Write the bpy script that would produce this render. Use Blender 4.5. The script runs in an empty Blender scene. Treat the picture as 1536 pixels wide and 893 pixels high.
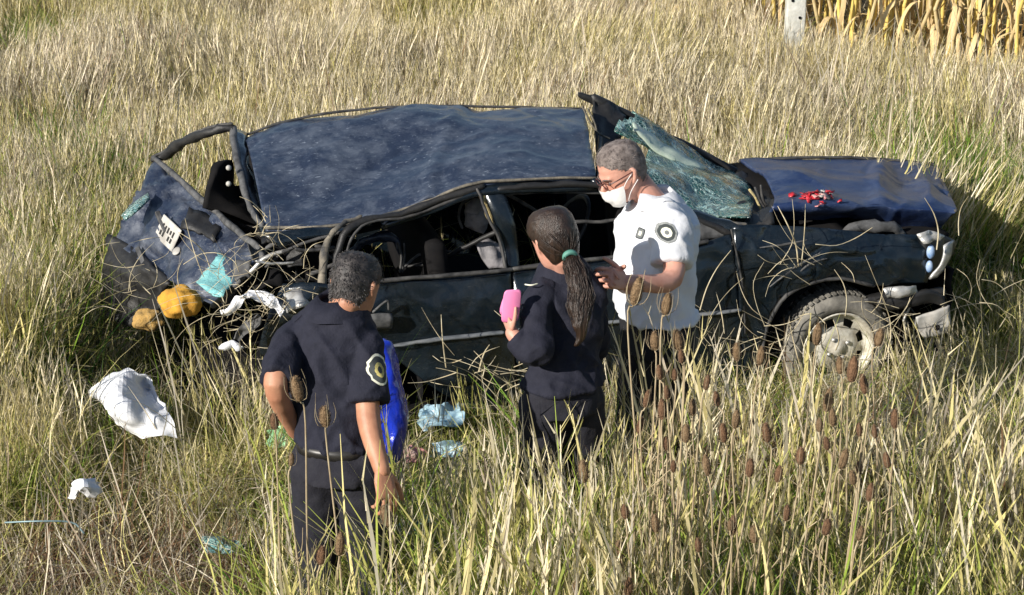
import bpy, bmesh, math, random
import numpy as np
from math import sin, cos, pi, radians, sqrt
from mathutils import Vector, Matrix, noise, bvhtree

SC = bpy.context.scene
# ------------------------------------------------------------------ camera
CAMZ = 3.93; TILT = radians(20); FPX = 3000.0
cd = bpy.data.cameras.new('camera'); cam = bpy.data.objects.new('camera', cd)
SC.collection.objects.link(cam); SC.camera = cam
cam.location = (0, 0, CAMZ); cam.rotation_euler = (radians(90) - TILT, 0, 0)
cd.sensor_width = 36; cd.lens = FPX / 1536 * 36; cd.clip_start = .1; cd.clip_end = 3000
# ------------------------------------------------------------------ light
SUN_AZ = radians(41); SUN_EL = radians(25.5)       # direction the light travels (from left, behind camera)
wd = bpy.data.worlds.new('World'); SC.world = wd; wd.use_nodes = True
wn = wd.node_tree.nodes; wl = wd.node_tree.links
sky = wn.new('ShaderNodeTexSky'); sky.sky_type = 'NISHITA'; sky.sun_disc = False
sky.sun_elevation = SUN_EL
_tx, _ty = -cos(SUN_AZ), -sin(SUN_AZ)
sky.sun_rotation = math.atan2(_tx, _ty)
sky.air_density = 1.0; sky.dust_density = .6
wl.new(sky.outputs[0], wn['Background'].inputs[0]); wn['Background'].inputs[1].default_value = .085
sd = bpy.data.lights.new('sun', 'SUN'); sun = bpy.data.objects.new('sun', sd); SC.collection.objects.link(sun)
sd.energy = 5.0; sd.angle = radians(.5); sd.color = (1, .94, .85)
sdir = Vector((cos(SUN_AZ) * cos(SUN_EL), sin(SUN_AZ) * cos(SUN_EL), -sin(SUN_EL)))
sun.rotation_euler = sdir.to_track_quat('-Z', 'Y').to_euler(); sun.location = (-5, -2, 8)
SC.view_settings.view_transform = 'Standard'; SC.view_settings.look = 'None'
SC.view_settings.exposure = .42; SC.view_settings.gamma = 1
SC.render.engine = 'CYCLES'

# ------------------------------------------------------------------ geometry helpers
def ray(px, py):
    a = (px - 768) / FPX; b = (446.5 - py) / FPX
    return Vector((a, cos(TILT) + b * sin(TILT), -sin(TILT) + b * cos(TILT)))
CAM = Vector((0, 0, CAMZ))
def W(px, py, d): return CAM + ray(px, py) * d
def PZ(px, py, z): r = ray(px, py); return CAM + r * ((z - CAMZ) / r.z)
def PY(px, py, Y): r = ray(px, py); return CAM + r * (Y / r.y)
UP = Vector((0, 0, 1)); YAW = radians(15); CO = Vector((1.65, 9.21, 0))
CF = Vector((cos(YAW), sin(YAW), 0)); CI = Vector((-sin(YAW), cos(YAW), 0))
def S(px, py, v):
    r = ray(px, py); t = (CO + CI * v - CAM).dot(CI) / r.dot(CI); return CAM + r * t
def C(u, v, w): return CO + CF * u + CI * v + Vector((0, 0, w))

def tag(o, label=None, cat=None, group=None, kind=None):
    if label: o['label'] = label
    if cat: o['category'] = cat
    if group: o['group'] = group
    if kind: o['kind'] = kind
    return o
def thing(name, loc, label, cat, group=None, rz=0):
    o = bpy.data.objects.new(name, None); SC.collection.objects.link(o)
    o.location = loc; o.rotation_euler = (0, 0, rz); o.empty_display_size = .1
    bpy.context.view_layer.update()
    return tag(o, label, cat, group)
def wmat(o):
    if o is None: return Matrix.Identity(4)
    m = Matrix.LocRotScale(o.location, o.rotation_euler, o.scale)
    return wmat(o.parent) @ m if o.parent else m
def link(name, me, mat, parent=None, smooth=True, origin=None):
    """me has world coordinates; store them relative to the parent (or to origin)"""
    if not isinstance(mat, (list, tuple)): mat = [mat]
    for m in mat: me.materials.append(m)
    o = bpy.data.objects.new(name, me); SC.collection.objects.link(o)
    if parent is not None:
        me.transform(wmat(parent).inverted()); o.parent = parent
    elif origin is not None:
        me.transform(Matrix.Translation(-Vector(origin))); o.location = origin
    if smooth: me.polygons.foreach_set('use_smooth', [True] * len(me.polygons))
    me.update()
    return o
def build(name, bm, mat, parent=None, smooth=True, origin=None, fix=True):
    if fix: bmesh.ops.recalc_face_normals(bm, faces=bm.faces)
    me = bpy.data.meshes.new(name); bm.to_mesh(me); bm.free()
    return link(name, me, mat, parent, smooth, origin)

def cr(p, t):
    n = len(p) - 1
    if n == 0: return p[0].copy()
    i = min(int(t), n - 1); f = t - i
    a, b = p[i], p[i + 1]
    z = p[i - 1] if i > 0 else a * 2 - b
    c = p[i + 2] if i + 2 <= n else b * 2 - a
    return .5 * ((2 * a) + (b - z) * f + (2 * z - 5 * a + 4 * b - c) * f * f + (3 * a - z - 3 * b + c) * f ** 3)
def smooth_path(p, k):
    n = len(p) - 1
    return [cr(p, i / k) for i in range(n * k + 1)]
def surf(rows, ku, kv):
    R = [smooth_path(r, ku) for r in rows]
    cols = [smooth_path([R[j][i] for j in range(len(R))], kv) for i in range(len(R[0]))]
    return [[cols[i][j] for i in range(len(cols))] for j in range(len(cols[0]))]
def nz(p, s, off=0.0): return noise.noise(Vector((p.x * s + off, p.y * s + off * 1.7, p.z * s - off)))
def panel(name, rows, mat, parent, ku=4, kv=4, th=.012, amp=.0, sc=4, amp2=0, sc2=14, off=0, fn=None, keep=None, smooth=True, ridged=False, crease=0, csc=2.6):
    G = surf(rows, ku, kv); nr, nc = len(G), len(G[0])
    def nrm(j, i):
        a = G[min(j + 1, nr - 1)][i] - G[max(j - 1, 0)][i]; b = G[j][min(i + 1, nc - 1)] - G[j][max(i - 1, 0)]
        n = b.cross(a)
        n = n.normalized() if n.length > 1e-9 else Vector((0, 0, 1))
        return -n if n.dot(CAM - G[j][i]) < 0 else n
    N = [[nrm(j, i) for i in range(nc)] for j in range(nr)]
    for j in range(nr):
        for i in range(nc):
            p = G[j][i]; d = 0
            if amp:
                v = nz(p, sc, off); d += amp * ((1 - abs(v) * 2.4) if ridged else v)
            if crease:
                d -= crease * max(0, 1 - abs(nz(p, csc, off + 11)) * 9) - crease * .7 * max(0, 1 - abs(nz(p, csc * 1.7, off + 23)) * 10)
            if amp2: d += amp2 * nz(p, sc2, off + 5)
            G[j][i] = p + N[j][i] * d
            if fn: G[j][i] = fn(G[j][i], i / (nc - 1), j / (nr - 1), N[j][i])
    bm = bmesh.new()
    A = [[bm.verts.new(G[j][i]) for i in range(nc)] for j in range(nr)]
    B = [[bm.verts.new(G[j][i] - N[j][i] * th) for i in range(nc)] for j in range(nr)]
    K = [[(keep is None or keep((i + .5) / (nc - 1), (j + .5) / (nr - 1))) for i in range(nc - 1)] for j in range(nr - 1)]
    for j in range(nr - 1):
        for i in range(nc - 1):
            if not K[j][i]: continue
            bm.faces.new((A[j][i], A[j][i + 1], A[j + 1][i + 1], A[j + 1][i]))
            bm.faces.new((B[j + 1][i], B[j + 1][i + 1], B[j][i + 1], B[j][i]))
            for (dj, di, p, q) in ((-1, 0, (j, i), (j, i + 1)), (1, 0, (j + 1, i + 1), (j + 1, i)), (0, -1, (j + 1, i), (j, i)), (0, 1, (j, i + 1), (j + 1, i + 1))):
                jj, ii = j + dj, i + di
                if not (0 <= jj < nr - 1 and 0 <= ii < nc - 1 and K[jj][ii]):
                    bm.faces.new((A[p[0]][p[1]], B[p[0]][p[1]], B[q[0]][q[1]], A[q[0]][q[1]]))
    lv = [v for v in bm.verts if not v.link_faces]
    bmesh.ops.delete(bm, geom=lv, context='VERTS')
    return build(name, bm, mat, parent, smooth=smooth)

def frames(pts):
    T = []
    n = len(pts)
    for i in range(n):
        t = pts[min(i + 1, n - 1)] - pts[max(i - 1, 0)]
        T.append(t.normalized() if t.length > 1e-9 else Vector((0, 0, 1)))
    a = T[0].cross(Vector((0, 0, 1)))
    if a.length < .05: a = T[0].cross(Vector((0, 1, 0)))
    a.normalize(); out = []
    for t in T:
        a = (a - t * a.dot(t)); a.normalize(); out.append((t, a.copy(), t.cross(a)))
    return out
def limb(bm, pts, rads, seg=10, k=3, flat=1.0, cap=True):
    """round tapered tube through pts with rounded ends"""
    P = smooth_path(pts, k) if k > 1 else pts
    R = []
    for i in range(len(P)):
        t = i / k if k > 1 else i
        j = min(int(t), len(rads) - 2) if len(rads) > 1 else 0
        R.append(rads[j] + (rads[min(j + 1, len(rads) - 1)] - rads[j]) * (t - j))
    Fm = frames(P)
    rings = []
    if cap:
        for q in (80, 45): rings.append((P[0] - Fm[0][0] * R[0] * sin(radians(q)), R[0] * cos(radians(q)), Fm[0]))
    for p, r, f in zip(P, R, Fm): rings.append((p, r, f))
    if cap:
        for q in (45, 80): rings.append((P[-1] + Fm[-1][0] * R[-1] * sin(radians(q)), R[-1] * cos(radians(q)), Fm[-1]))
    L = None; first = None
    for p, r, f in rings:
        V = [bm.verts.new(p + f[1] * (r * cos(2 * pi * s / seg)) + f[2] * (r * flat * sin(2 * pi * s / seg))) for s in range(seg)]
        if L:
            for s in range(seg): bm.faces.new((L[s], L[(s + 1) % seg], V[(s + 1) % seg], V[s]))
        else: first = V
        L = V
    bm.faces.new(first[::-1]); bm.faces.new(L)
    return bm
def tube(name, pts, rads, mat, parent=None, seg=8, k=4, flat=1.0):
    if not isinstance(rads, (list, tuple)): rads = [rads] * len(pts)
    bm = limb(bmesh.new(), pts, rads, seg, k, flat); r = max(rads)
    for v in bm.verts:
        q = v.co * 22; v.co += Vector((noise.noise(q), noise.noise(q + UP * 9), noise.noise(q + UP * 19))) * (r * .55 if r > .006 else 0)
    return build(name, bm, mat, parent)
def loft(bm, rings, seg=20, e=2.4):
    """rings: (centre, side vector, fwd vector, half side, half fwd front, half fwd back)"""
    L = None; first = None
    for (c, s, f, hs, hf, hb) in rings:
        V = []
        for q in range(seg):
            a = 2 * pi * q / seg; ca, sa = cos(a), sin(a)
            x = math.copysign(abs(ca) ** (2 / e), ca) * hs; y = math.copysign(abs(sa) ** (2 / e), sa) * (hf if sa > 0 else hb)
            V.append(bm.verts.new(c + s * x + f * y))
        if L:
            for q in range(seg): bm.faces.new((L[q], L[(q + 1) % seg], V[(q + 1) % seg], V[q]))
        else: first = V
        L = V
    bm.faces.new(first[::-1]); bm.faces.new(L)
def box(bm, c, ex, ey, ez):
    """box by centre and three half-extent vectors"""
    V = [bm.verts.new(c + ex * a + ey * b + ez * d) for a in (-1, 1) for b in (-1, 1) for d in (-1, 1)]
    for q in ((0, 1, 3, 2), (4, 6, 7, 5), (0, 4, 5, 1), (2, 3, 7, 6), (0, 2, 6, 4), (1, 5, 7, 3)): bm.faces.new([V[i] for i in q])
def bevel(bm, w, seg=2):
    bmesh.ops.recalc_face_normals(bm, faces=bm.faces)
    bmesh.ops.bevel(bm, geom=list(bm.edges), offset=w, segments=seg, affect='EDGES', profile=.6)
def revolve(bm, c, ax, prof, seg=40, keep=None):
    a = ax.cross(Vector((0, 0, 1))).normalized(); b = ax.cross(a)
    L = None
    for j, (r, h) in enumerate(prof):
        V = [bm.verts.new(c + ax * h + a * (r * cos(2 * pi * s / seg)) + b * (r * sin(2 * pi * s / seg))) for s in range(seg)]
        if L:
            for s in range(seg):
                if keep and not keep(j, s): continue
                bm.faces.new((L[s], L[(s + 1) % seg], V[(s + 1) % seg], V[s]))
        L = V
def remesh(bm, vox, it=4, fac=.5):
    bmesh.ops.recalc_face_normals(bm, faces=bm.faces)
    me = bpy.data.meshes.new('tmp'); bm.to_mesh(me); bm.free()
    o = bpy.data.objects.new('tmp', me); SC.collection.objects.link(o)
    m = o.modifiers.new('r', 'REMESH'); m.mode = 'VOXEL'; m.voxel_size = vox; m.adaptivity = 0
    if it: s = o.modifiers.new('s', 'SMOOTH'); s.iterations = it; s.factor = fac
    dg = bpy.context.evaluated_depsgraph_get(); dg.update()
    r = bpy.data.meshes.new_from_object(o.evaluated_get(dg))
    bpy.data.objects.remove(o); bpy.data.meshes.remove(me)
    return r
def join_meshes(ms):
    bm = bmesh.new()
    for m in ms: bm.from_mesh(m); bpy.data.meshes.remove(m)
    me = bpy.data.meshes.new('joined'); bm.to_mesh(me); bm.free(); return me
def displace(me, fn):
    me.update()
    nn = [v.normal.copy() for v in me.vertices]
    for v, n in zip(me.vertices, nn): v.co = v.co + n * fn(v.co)

# ------------------------------------------------------------------ materials
def nodes(name):
    m = bpy.data.materials.new(name); m.use_nodes = True
    nt = m.node_tree; return m, nt, nt.nodes['Principled BSDF']
def ramp(nt, stops, interp='LINEAR'):
    r = nt.nodes.new('ShaderNodeValToRGB'); r.color_ramp.interpolation = interp
    e = r.color_ramp.elements
    while len(e) < len(stops): e.new(.5)
    for x, (p, c) in zip(e, stops): x.position = p; x.color = (*c, 1)
    return r
def noi(nt, scale, detail=6, rough=.6, vec=None, dist=0):
    n = nt.nodes.new('ShaderNodeTexNoise'); n.inputs['Scale'].default_value = scale; n.inputs['Detail'].default_value = detail
    n.inputs['Roughness'].default_value = rough; n.inputs['Distortion'].default_value = dist
    if vec: nt.links.new(vec, n.inputs['Vector'])
    return n
def objco(nt, scale=None):
    t = nt.nodes.new('ShaderNodeTexCoord')
    if not scale: return t.outputs['Object']
    m = nt.nodes.new('ShaderNodeMapping'); m.inputs['Scale'].default_value = scale
    nt.links.new(t.outputs['Object'], m.inputs['Vector']); return m.outputs[0]
def simple(name, c1, c2=None, rough=.6, metal=0, scale=12, bump=0, bscale=None, stretch=None, coat=0, spec=.5):
    m, nt, b = nodes(name); L = nt.links
    co = objco(nt, stretch)
    n = noi(nt, scale, vec=co)
    c2 = c2 or tuple(x * .75 for x in c1)
    r = ramp(nt, [(.35, c1), (.65, c2)]); L.new(n.outputs[0], r.inputs[0]); L.new(r.outputs[0], b.inputs['Base Color'])
    b.inputs['Roughness'].default_value = rough; b.inputs['Metallic'].default_value = metal
    b.inputs['Coat Weight'].default_value = coat; b.inputs['Specular IOR Level'].default_value = spec
    if bump:
        n2 = noi(nt, bscale or scale * 4, vec=co); bp = nt.nodes.new('ShaderNodeBump'); bp.inputs['Strength'].default_value = bump
        bp.inputs['Distance'].default_value = .01; L.new(n2.outputs[0], bp.inputs['Height']); L.new(bp.outputs[0], b.inputs['Normal'])
    return m
def paint(name, c, dust, dustc=(.30, .27, .22), rough=.28, spk=.5, coat=.35, metal=.25):
    """scratched, dusty car paint: dust clouds, fine directional scratches, chips"""
    m, nt, b = nodes(name); L = nt.links
    co = objco(nt)
    n1 = noi(nt, 5.0, 9, .74, co, .3); r1 = ramp(nt, [(.44, (0, 0, 0)), (.66, (1, 1, 1))]); L.new(n1.outputs[0], r1.inputs[0])
    n2 = noi(nt, 1, 5, .7, objco(nt, (14, 55, 60)), .5); r2 = ramp(nt, [(.56, (0, 0, 0)), (.70, (1, 1, 1))]); L.new(n2.outputs[0], r2.inputs[0])
    n3 = noi(nt, 1, 4, .6, objco(nt, (42, 70, 80)), .4); r3 = ramp(nt, [(.63, (0, 0, 0)), (.68, (1, 1, 1))]); L.new(n3.outputs[0], r3.inputs[0])
    def math_(op, a, bb):
        q = nt.nodes.new('ShaderNodeMath'); q.operation = op; q.use_clamp = True
        for i, x in enumerate((a, bb)):
            if isinstance(x, (int, float)): q.inputs[i].default_value = x
            else: L.new(x, q.inputs[i])
        return q.outputs[0]
    f = math_('ADD', math_('MULTIPLY', r1.outputs[0], dust), math_('MULTIPLY', r2.outputs[0], dust * .8))
    f = math_('ADD', f, dust * .25)
    f = math_('ADD', f, math_('MULTIPLY', r3.outputs[0], dust * spk))
    mx = nt.nodes.new('ShaderNodeMix'); mx.data_type = 'RGBA'
    L.new(f, mx.inputs[0]); mx.inputs[6].default_value = (*c, 1); mx.inputs[7].default_value = (*dustc, 1)
    L.new(mx.outputs[2], b.inputs['Base Color'])
    rr = nt.nodes.new('ShaderNodeMapRange'); L.new(f, rr.inputs[0]); rr.inputs[2].default_value = .6
    rr.inputs[3].default_value = rough; rr.inputs[4].default_value = .85; L.new(rr.outputs[0], b.inputs['Roughness'])
    b.inputs['Metallic'].default_value = metal; b.inputs['Coat Weight'].default_value = coat; b.inputs['Coat Roughness'].default_value = .22
    bp = nt.nodes.new('ShaderNodeBump'); bp.inputs['Strength'].default_value = .35; bp.inputs['Distance'].default_value = .02
    n4 = noi(nt, 9, 6, .6, co); L.new(n4.outputs[0], bp.inputs['Height']); L.new(bp.outputs[0], b.inputs['Normal'])
    return m

M = {}
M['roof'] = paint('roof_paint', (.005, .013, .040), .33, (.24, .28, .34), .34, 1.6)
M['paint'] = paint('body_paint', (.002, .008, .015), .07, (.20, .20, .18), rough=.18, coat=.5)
M['hood'] = paint('hood_paint', (.004, .018, .078), .17, (.24, .30, .40), .42, 1.0, coat=.06, metal=.1)  # bluer than the body paint: sky reflection put into the base colour
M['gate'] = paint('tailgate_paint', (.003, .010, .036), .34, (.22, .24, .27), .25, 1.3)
M['black'] = simple('black_trim', (.010, .010, .011), (.022, .021, .02), .55, bump=.3)
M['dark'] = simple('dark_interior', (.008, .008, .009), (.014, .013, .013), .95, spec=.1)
M['dusty'] = simple('dusty_rail', (.24, .21, .16), (.04, .04, .04), .8, scale=14, bump=.4)
M['seal'] = simple('worn_seal', (.085, .082, .078), (.012, .012, .013), .7, scale=16)
M['mould'] = simple('door_moulding', (.20, .21, .22), (.10, .11, .12), .55, scale=8)
M['grey'] = simple('grey_plastic', (.12, .12, .12), (.04, .04, .04), .7, scale=20)
M['silver'] = simple('bare_metal', (.62, .62, .60), (.35, .34, .32), .45, .55, scale=18, bump=.3)
M['rim'] = simple('rim_metal', (.74, .71, .62), (.40, .36, .28), .55, .3, scale=14, bump=.3)
M['tyre'] = simple('tyre_rubber', (.24, .225, .195), (.09, .085, .075), .85, scale=10, bump=.4, bscale=60)
M['white_paint'] = simple('white_plate', (.55, .54, .50), (.32, .30, .27), .6, scale=10)
M['foam'] = simple('yellow_foam', (.62, .33, .035), (.46, .23, .03), .9, scale=30, bump=.3)
M['foam3'] = simple('ragged_foam', (.50, .30, .08), (.34, .22, .08), .9, scale=30, bump=.6)
M['foam2'] = simple('pale_foam', (.60, .50, .26), (.40, .30, .12), .9, scale=30, bump=.6)
M['cloth_g'] = simple('grey_upholstery', (.26, .25, .26), (.17, .16, .17), .9, scale=25, bump=.4)
M['skin'] = simple('skin', (.60, .32, .24), (.50, .24, .17), .5, scale=18, bump=.08)
M['skin2'] = simple('tanned_skin', (.50, .25, .15), (.40, .18, .105), .55, scale=18, bump=.08)
M['navy'] = simple('navy_cloth', (.011, .012, .022), (.017, .018, .031), .85, scale=30, bump=.35, spec=.3)
M['navy2'] = simple('navy_trousers', (.014, .014, .021), (.021, .021, .028), .9, scale=30, bump=.35, spec=.3)
M['blackcloth'] = simple('black_cloth', (.010, .010, .013), (.015, .015, .018), .9, scale=30, bump=.3, spec=.3)
M['wshirt'] = simple('white_cloth', (.68, .69, .71), (.63, .64, .68), .85, scale=10, bump=.25)
M['mask'] = simple('white_mask', (.84, .83, .80), (.78, .78, .76), .8, scale=20, bump=.2)
M['leather'] = simple('black_leather', (.015, .014, .014), (.03, .028, .026), .4)
M['greyhair'] = simple('grey_hair', (.25, .21, .19), (.085, .065, .058), .7, scale=34, bump=.5, bscale=260)
M['darkhair'] = simple('salt_pepper_hair', (.062, .053, .050), (.010, .009, .009), .55, scale=38, bump=.25, bscale=220)
M['brownhair'] = simple('brown_hair', (.040, .022, .014), (.015, .009, .006), .36, scale=2, bump=.5, bscale=6, stretch=(40, 40, 6))
M['pink'] = simple('pink_case', (.85, .25, .48), (.78, .22, .42), .5)
M['lens'] = simple('glasses_frame', (.10, .03, .025), (.05, .02, .02), .3)
M['eye'] = simple('eye', (.04, .03, .03), (.03, .02, .02), .2)
M['brow'] = simple('eyebrow', (.12, .09, .08), (.08, .06, .05), .8)
M['patchgrey'] = simple('patch_grey', (.16, .17, .17), (.12, .13, .13), .8, scale=60)
M['patchgrey2'] = simple('patch_light_grey', (.30, .31, .30), (.16, .17, .17), .8, scale=110)
M['patchdark'] = simple('patch_dark', (.03, .035, .035), (.04, .05, .05), .8, scale=60)
M['patchgold'] = simple('patch_gold', (.55, .47, .16), (.35, .30, .10), .7, scale=90)
M['patchwhite'] = simple('patch_white', (.75, .75, .62), (.62, .62, .48), .8, scale=90)
M['mint'] = simple('mint_band', (.10, .28, .22), (.08, .22, .18), .6)
M['whitebag'] = simple('white_plastic', (.80, .81, .83), (.70, .71, .74), .45, scale=6, bump=.3)
M['cyan'] = simple('pale_cyan_plastic', (.42, .60, .68), (.03, .10, .18), .4, scale=14)
M['blue'] = simple('blue_plastic', (.010, .035, .50), (.006, .02, .30), .22, scale=9, bump=.8, bscale=14, coat=.5)
M['green'] = simple('pale_green_plastic', (.35, .62, .36), (.22, .45, .22), .5, scale=15)
M['red'] = simple('red_plastic', (.60, .03, .04), (.25, .02, .03), .35, scale=30)
M['pinkred'] = simple('crumpled_pink_packet', (.55, .42, .36), (.55, .10, .14), .6, scale=9)
M['headlight'] = simple('headlight_plastic', (.08, .22, .50), (.55, .62, .68), .15, scale=10)
M['post'] = simple('weathered_post', (.62, .62, .58), (.42, .42, .38), .85, scale=9, bump=.5)
M['teasel'] = simple('teasel_brown', (.17, .105, .05), (.33, .22, .12), .9, scale=60, bump=1, bscale=200)
M['teasel2'] = simple('teasel_rust', (.15, .08, .04), (.27, .15, .08), .9, scale=60, bump=1, bscale=200)
M['tstem'] = simple('dry_stem', (.46, .38, .24), (.30, .22, .13), .8, scale=20)
M['straw'] = simple('pale_straw', (.62, .55, .38), (.42, .34, .20), .7, scale=20)
M['wire'] = simple('wire', (.25, .38, .40), (.2, .28, .3), .5, .4)
# shattered windscreen
def glassmat(name, teal, alpha):
    m, nt, b = nodes(name); L = nt.links; co = objco(nt)
    v = nt.nodes.new('ShaderNodeTexVoronoi'); v.feature = 'DISTANCE_TO_EDGE'; v.inputs['Scale'].default_value = 46; L.new(co, v.inputs['Vector'])
    r = ramp(nt, [(.0, (1, 1, 1)), (.10, (0, 0, 0))]); L.new(v.outputs[0], r.inputs[0])
    n = noi(nt, 7.5, 6, .7, co, 1.6); r2 = ramp(nt, [(.38, (.004, .016, .018)), (.46, teal), (.50, (.006, .03, .03)), (.56, (.02, .09, .08)), (.60, (.50, .74, .66)), (.66, (.05, .18, .16))]); L.new(n.outputs[0], r2.inputs[0])  # dark and pale bands paint reflections into the glass colour
    mx = nt.nodes.new('ShaderNodeMix'); mx.data_type = 'RGBA'; L.new(r.outputs[0], mx.inputs[0]); L.new(r2.outputs[0], mx.inputs[6]); mx.inputs[7].default_value = (.62, .82, .76, 1)
    L.new(mx.outputs[2], b.inputs['Base Color']); b.inputs['Roughness'].default_value = .18
    tr = nt.nodes.new('ShaderNodeBsdfTransparent'); tr.inputs[0].default_value = (.7, .9, .85, 1)
    ms = nt.nodes.new('ShaderNodeMixShader')
    r3 = ramp(nt, [(.38, (alpha,) * 3), (.55, (1, 1, 1))]); L.new(n.outputs[0], r3.inputs[0])
    L.new(r3.outputs[0], ms.inputs[0]); L.new(tr.outputs[0], ms.inputs[1]); L.new(b.outputs[0], ms.inputs[2])
    L.new(ms.outputs[0], nt.nodes['Material Output'].inputs[0])
    bp = nt.nodes.new('ShaderNodeBump'); bp.inputs['Strength'].default_value = .8; bp.inputs['Distance'].default_value = .01
    L.new(r.outputs[0], bp.inputs['Height']); L.new(bp.outputs[0], b.inputs['Normal'])
    return m
M['glass'] = glassmat('shattered_glass', (.08, .27, .23), .55)
M['glassedge'] = simple('frosted_glass_edge', (.42, .52, .42), (.55, .62, .52), .35, scale=60)
M['cyanglass'] = simple('pale_cyan_glass', (.30, .66, .64), (.16, .42, .44), .2, scale=30, bump=.5)
M['shard'] = glassmat('rear_glass_shard', (.25, .50, .50), .9)

# grass: tint comes per clump, small change per blade
def grassmat(name, stops, trans=.28, jit=.25, noisemix=True):
    m, nt, b = nodes(name); L = nt.links
    at = nt.nodes.new('ShaderNodeAttribute'); at.attribute_type = 'INSTANCER'; at.attribute_name = 'tint'
    ge = nt.nodes.new('ShaderNodeNewGeometry')
    ma = nt.nodes.new('ShaderNodeMath'); ma.operation = 'MULTIPLY_ADD'; L.new(ge.outputs['Random Per Island'], ma.inputs[0])
    ma.inputs[1].default_value = jit; L.new(at.outputs['Fac'], ma.inputs[2])
    s = nt.nodes.new('ShaderNodeMath'); s.operation = 'SUBTRACT'; L.new(ma.outputs[0], s.inputs[0]); s.inputs[1].default_value = jit / 2
    r = ramp(nt, stops); L.new(s.outputs[0], r.inputs[0])
    hv = nt.nodes.new('ShaderNodeHueSaturation'); L.new(r.outputs[0], hv.inputs['Color'])
    mr = nt.nodes.new('ShaderNodeMapRange'); wn_ = nt.nodes.new('ShaderNodeTexWhiteNoise'); wn_.noise_dimensions = '1D'
    L.new(ge.outputs['Random Per Island'], wn_.inputs['W']); L.new(wn_.outputs['Value'], mr.inputs[0]); mr.inputs[3].default_value = .35; mr.inputs[4].default_value = 1.5
    L.new(mr.outputs[0], hv.inputs['Value'])
    L.new(hv.outputs[0], b.inputs['Base Color']); b.inputs['Roughness'].default_value = .7; b.inputs['Specular IOR Level'].default_value = .25
    tr = nt.nodes.new('ShaderNodeBsdfTranslucent'); L.new(hv.outputs[0], tr.inputs[0])
    ms = nt.nodes.new('ShaderNodeMixShader'); ms.inputs[0].default_value = trans
    L.new(b.outputs[0], ms.inputs[1]); L.new(tr.outputs[0], ms.inputs[2]); L.new(ms.outputs[0], nt.nodes['Material Output'].inputs[0])
    return m
GR = [(0, (.06, .15, .015)), (.22, (.17, .27, .033)), (.42, (.36, .38, .085)), (.60, (.58, .50, .21)), (.78, (.77, .68, .47)), (.90, (.79, .71, .57)), (1, (.20, .12, .065))]
M['grass'] = grassmat('grass_blades', GR)

def groundmat():
    m, nt, b = nodes('grassy_soil'); L = nt.links; co = objco(nt)
    n = noi(nt, 1.4, 8, .7, co); r = ramp(nt, [(.35, (.015, .012, .007)), (.5, (.03, .024, .013)), (.65, (.06, .045, .025))])  # soil colour darkened to stand in for shade in the gaps between stems
    L.new(n.outputs[0], r.inputs[0]); L.new(r.outputs[0], b.inputs['Base Color']); b.inputs['Roughness'].default_value = .95
    n2 = noi(nt, 30, 6, .7, co); bp = nt.nodes.new('ShaderNodeBump'); bp.inputs['Strength'].default_value = .8; bp.inputs['Distance'].default_value = .04
    L.new(n2.outputs[0], bp.inputs['Height']); L.new(bp.outputs[0], b.inputs['Normal']); return m
M['ground'] = groundmat()

# ------------------------------------------------------------------ ground
def gz(x, y):
    z = .05 * noise.noise(Vector((x * .6, y * .6, 3)))
    if y < 6.2: z += (6.2 - y) * .34                      # road bank towards the viewer
    if y < 8.2: z -= .10 * math.exp(-((x + 2.2) ** 2) / .9 - ((y - 7.3) ** 2) / .6)
    return z
def ground():
    bm = bmesh.new()
    xs = [-900, -300, -80, -30, -14] + [-8 + .4 * i for i in range(41)] + [14, 30, 80, 300, 900]
    ys = [-40, -8, -2] + [1 + .4 * i for i in range(55)] + [28, 40, 80, 300, 1500]
    V = [[bm.verts.new((x, y, gz(x, y) if (y > -1 and y < 24 and abs(x) < 9) else (0 if y > 6 else min(3, (6.2 - y) * .34)))) for x in xs] for y in ys]
    for j in range(len(ys) - 1):
        for i in range(len(xs) - 1): bm.faces.new((V[j][i], V[j][i + 1], V[j + 1][i + 1], V[j + 1][i]))
    tag(build('ground', bm, M['ground']), kind='structure')
ground()

exec_order = []
# ================================================================== CAR
car = thing('wrecked_car', CO, 'crushed dark blue station wagon wreck with smashed windows standing in tall dry grass', 'car', rz=YAW)
UP = Vector((0, 0, 1))
def SP(l, v): return [S(x, y, v if not isinstance(v, (list, tuple)) else v[i]) for i, (x, y) in enumerate(l)]
# roof: far edge, two middle rows, near edge
rf = SP([(366, 200), (440, 176), (540, 161), (640, 156), (750, 157), (874, 160)], 1.36)
rn = SP([(398, 343), (480, 342), (570, 326), (650, 300), (725, 274), (893, 268)], [.30, .22, .20, .18, .18, .2])
def lerp(A, B, t, dz=0): return [a.lerp(b, t) + UP * dz for a, b in zip(A, B)]
def roofdent(p, s, t, n):
    d = -.05 * math.exp(-((s - .46) / .22) ** 2 - ((t - .55) / .25) ** 2) - .03 * math.exp(-((s - .12) / .1) ** 2 - ((t - .7) / .3) ** 2)
    d += .014 * math.exp(-((s - .70 + .12 * t) / .03) ** 2)
    e = min(1, (1 - t) * 8)
    return p + UP * d - UP * (.02 * (1 - min(1, t * 9)))
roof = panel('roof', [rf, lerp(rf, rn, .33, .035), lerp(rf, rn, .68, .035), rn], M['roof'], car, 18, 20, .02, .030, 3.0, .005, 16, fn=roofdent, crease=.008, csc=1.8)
tube('roof_edge_trim', [p + UP * .004 for p in smooth_path(rn, 2)], .008, M['dusty'], roof, 6, 2)
tube('roof_edge_trim', [p - UP * .012 for p in smooth_path(rf, 2)], .007, M['seal'], roof, 6, 2)
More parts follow.
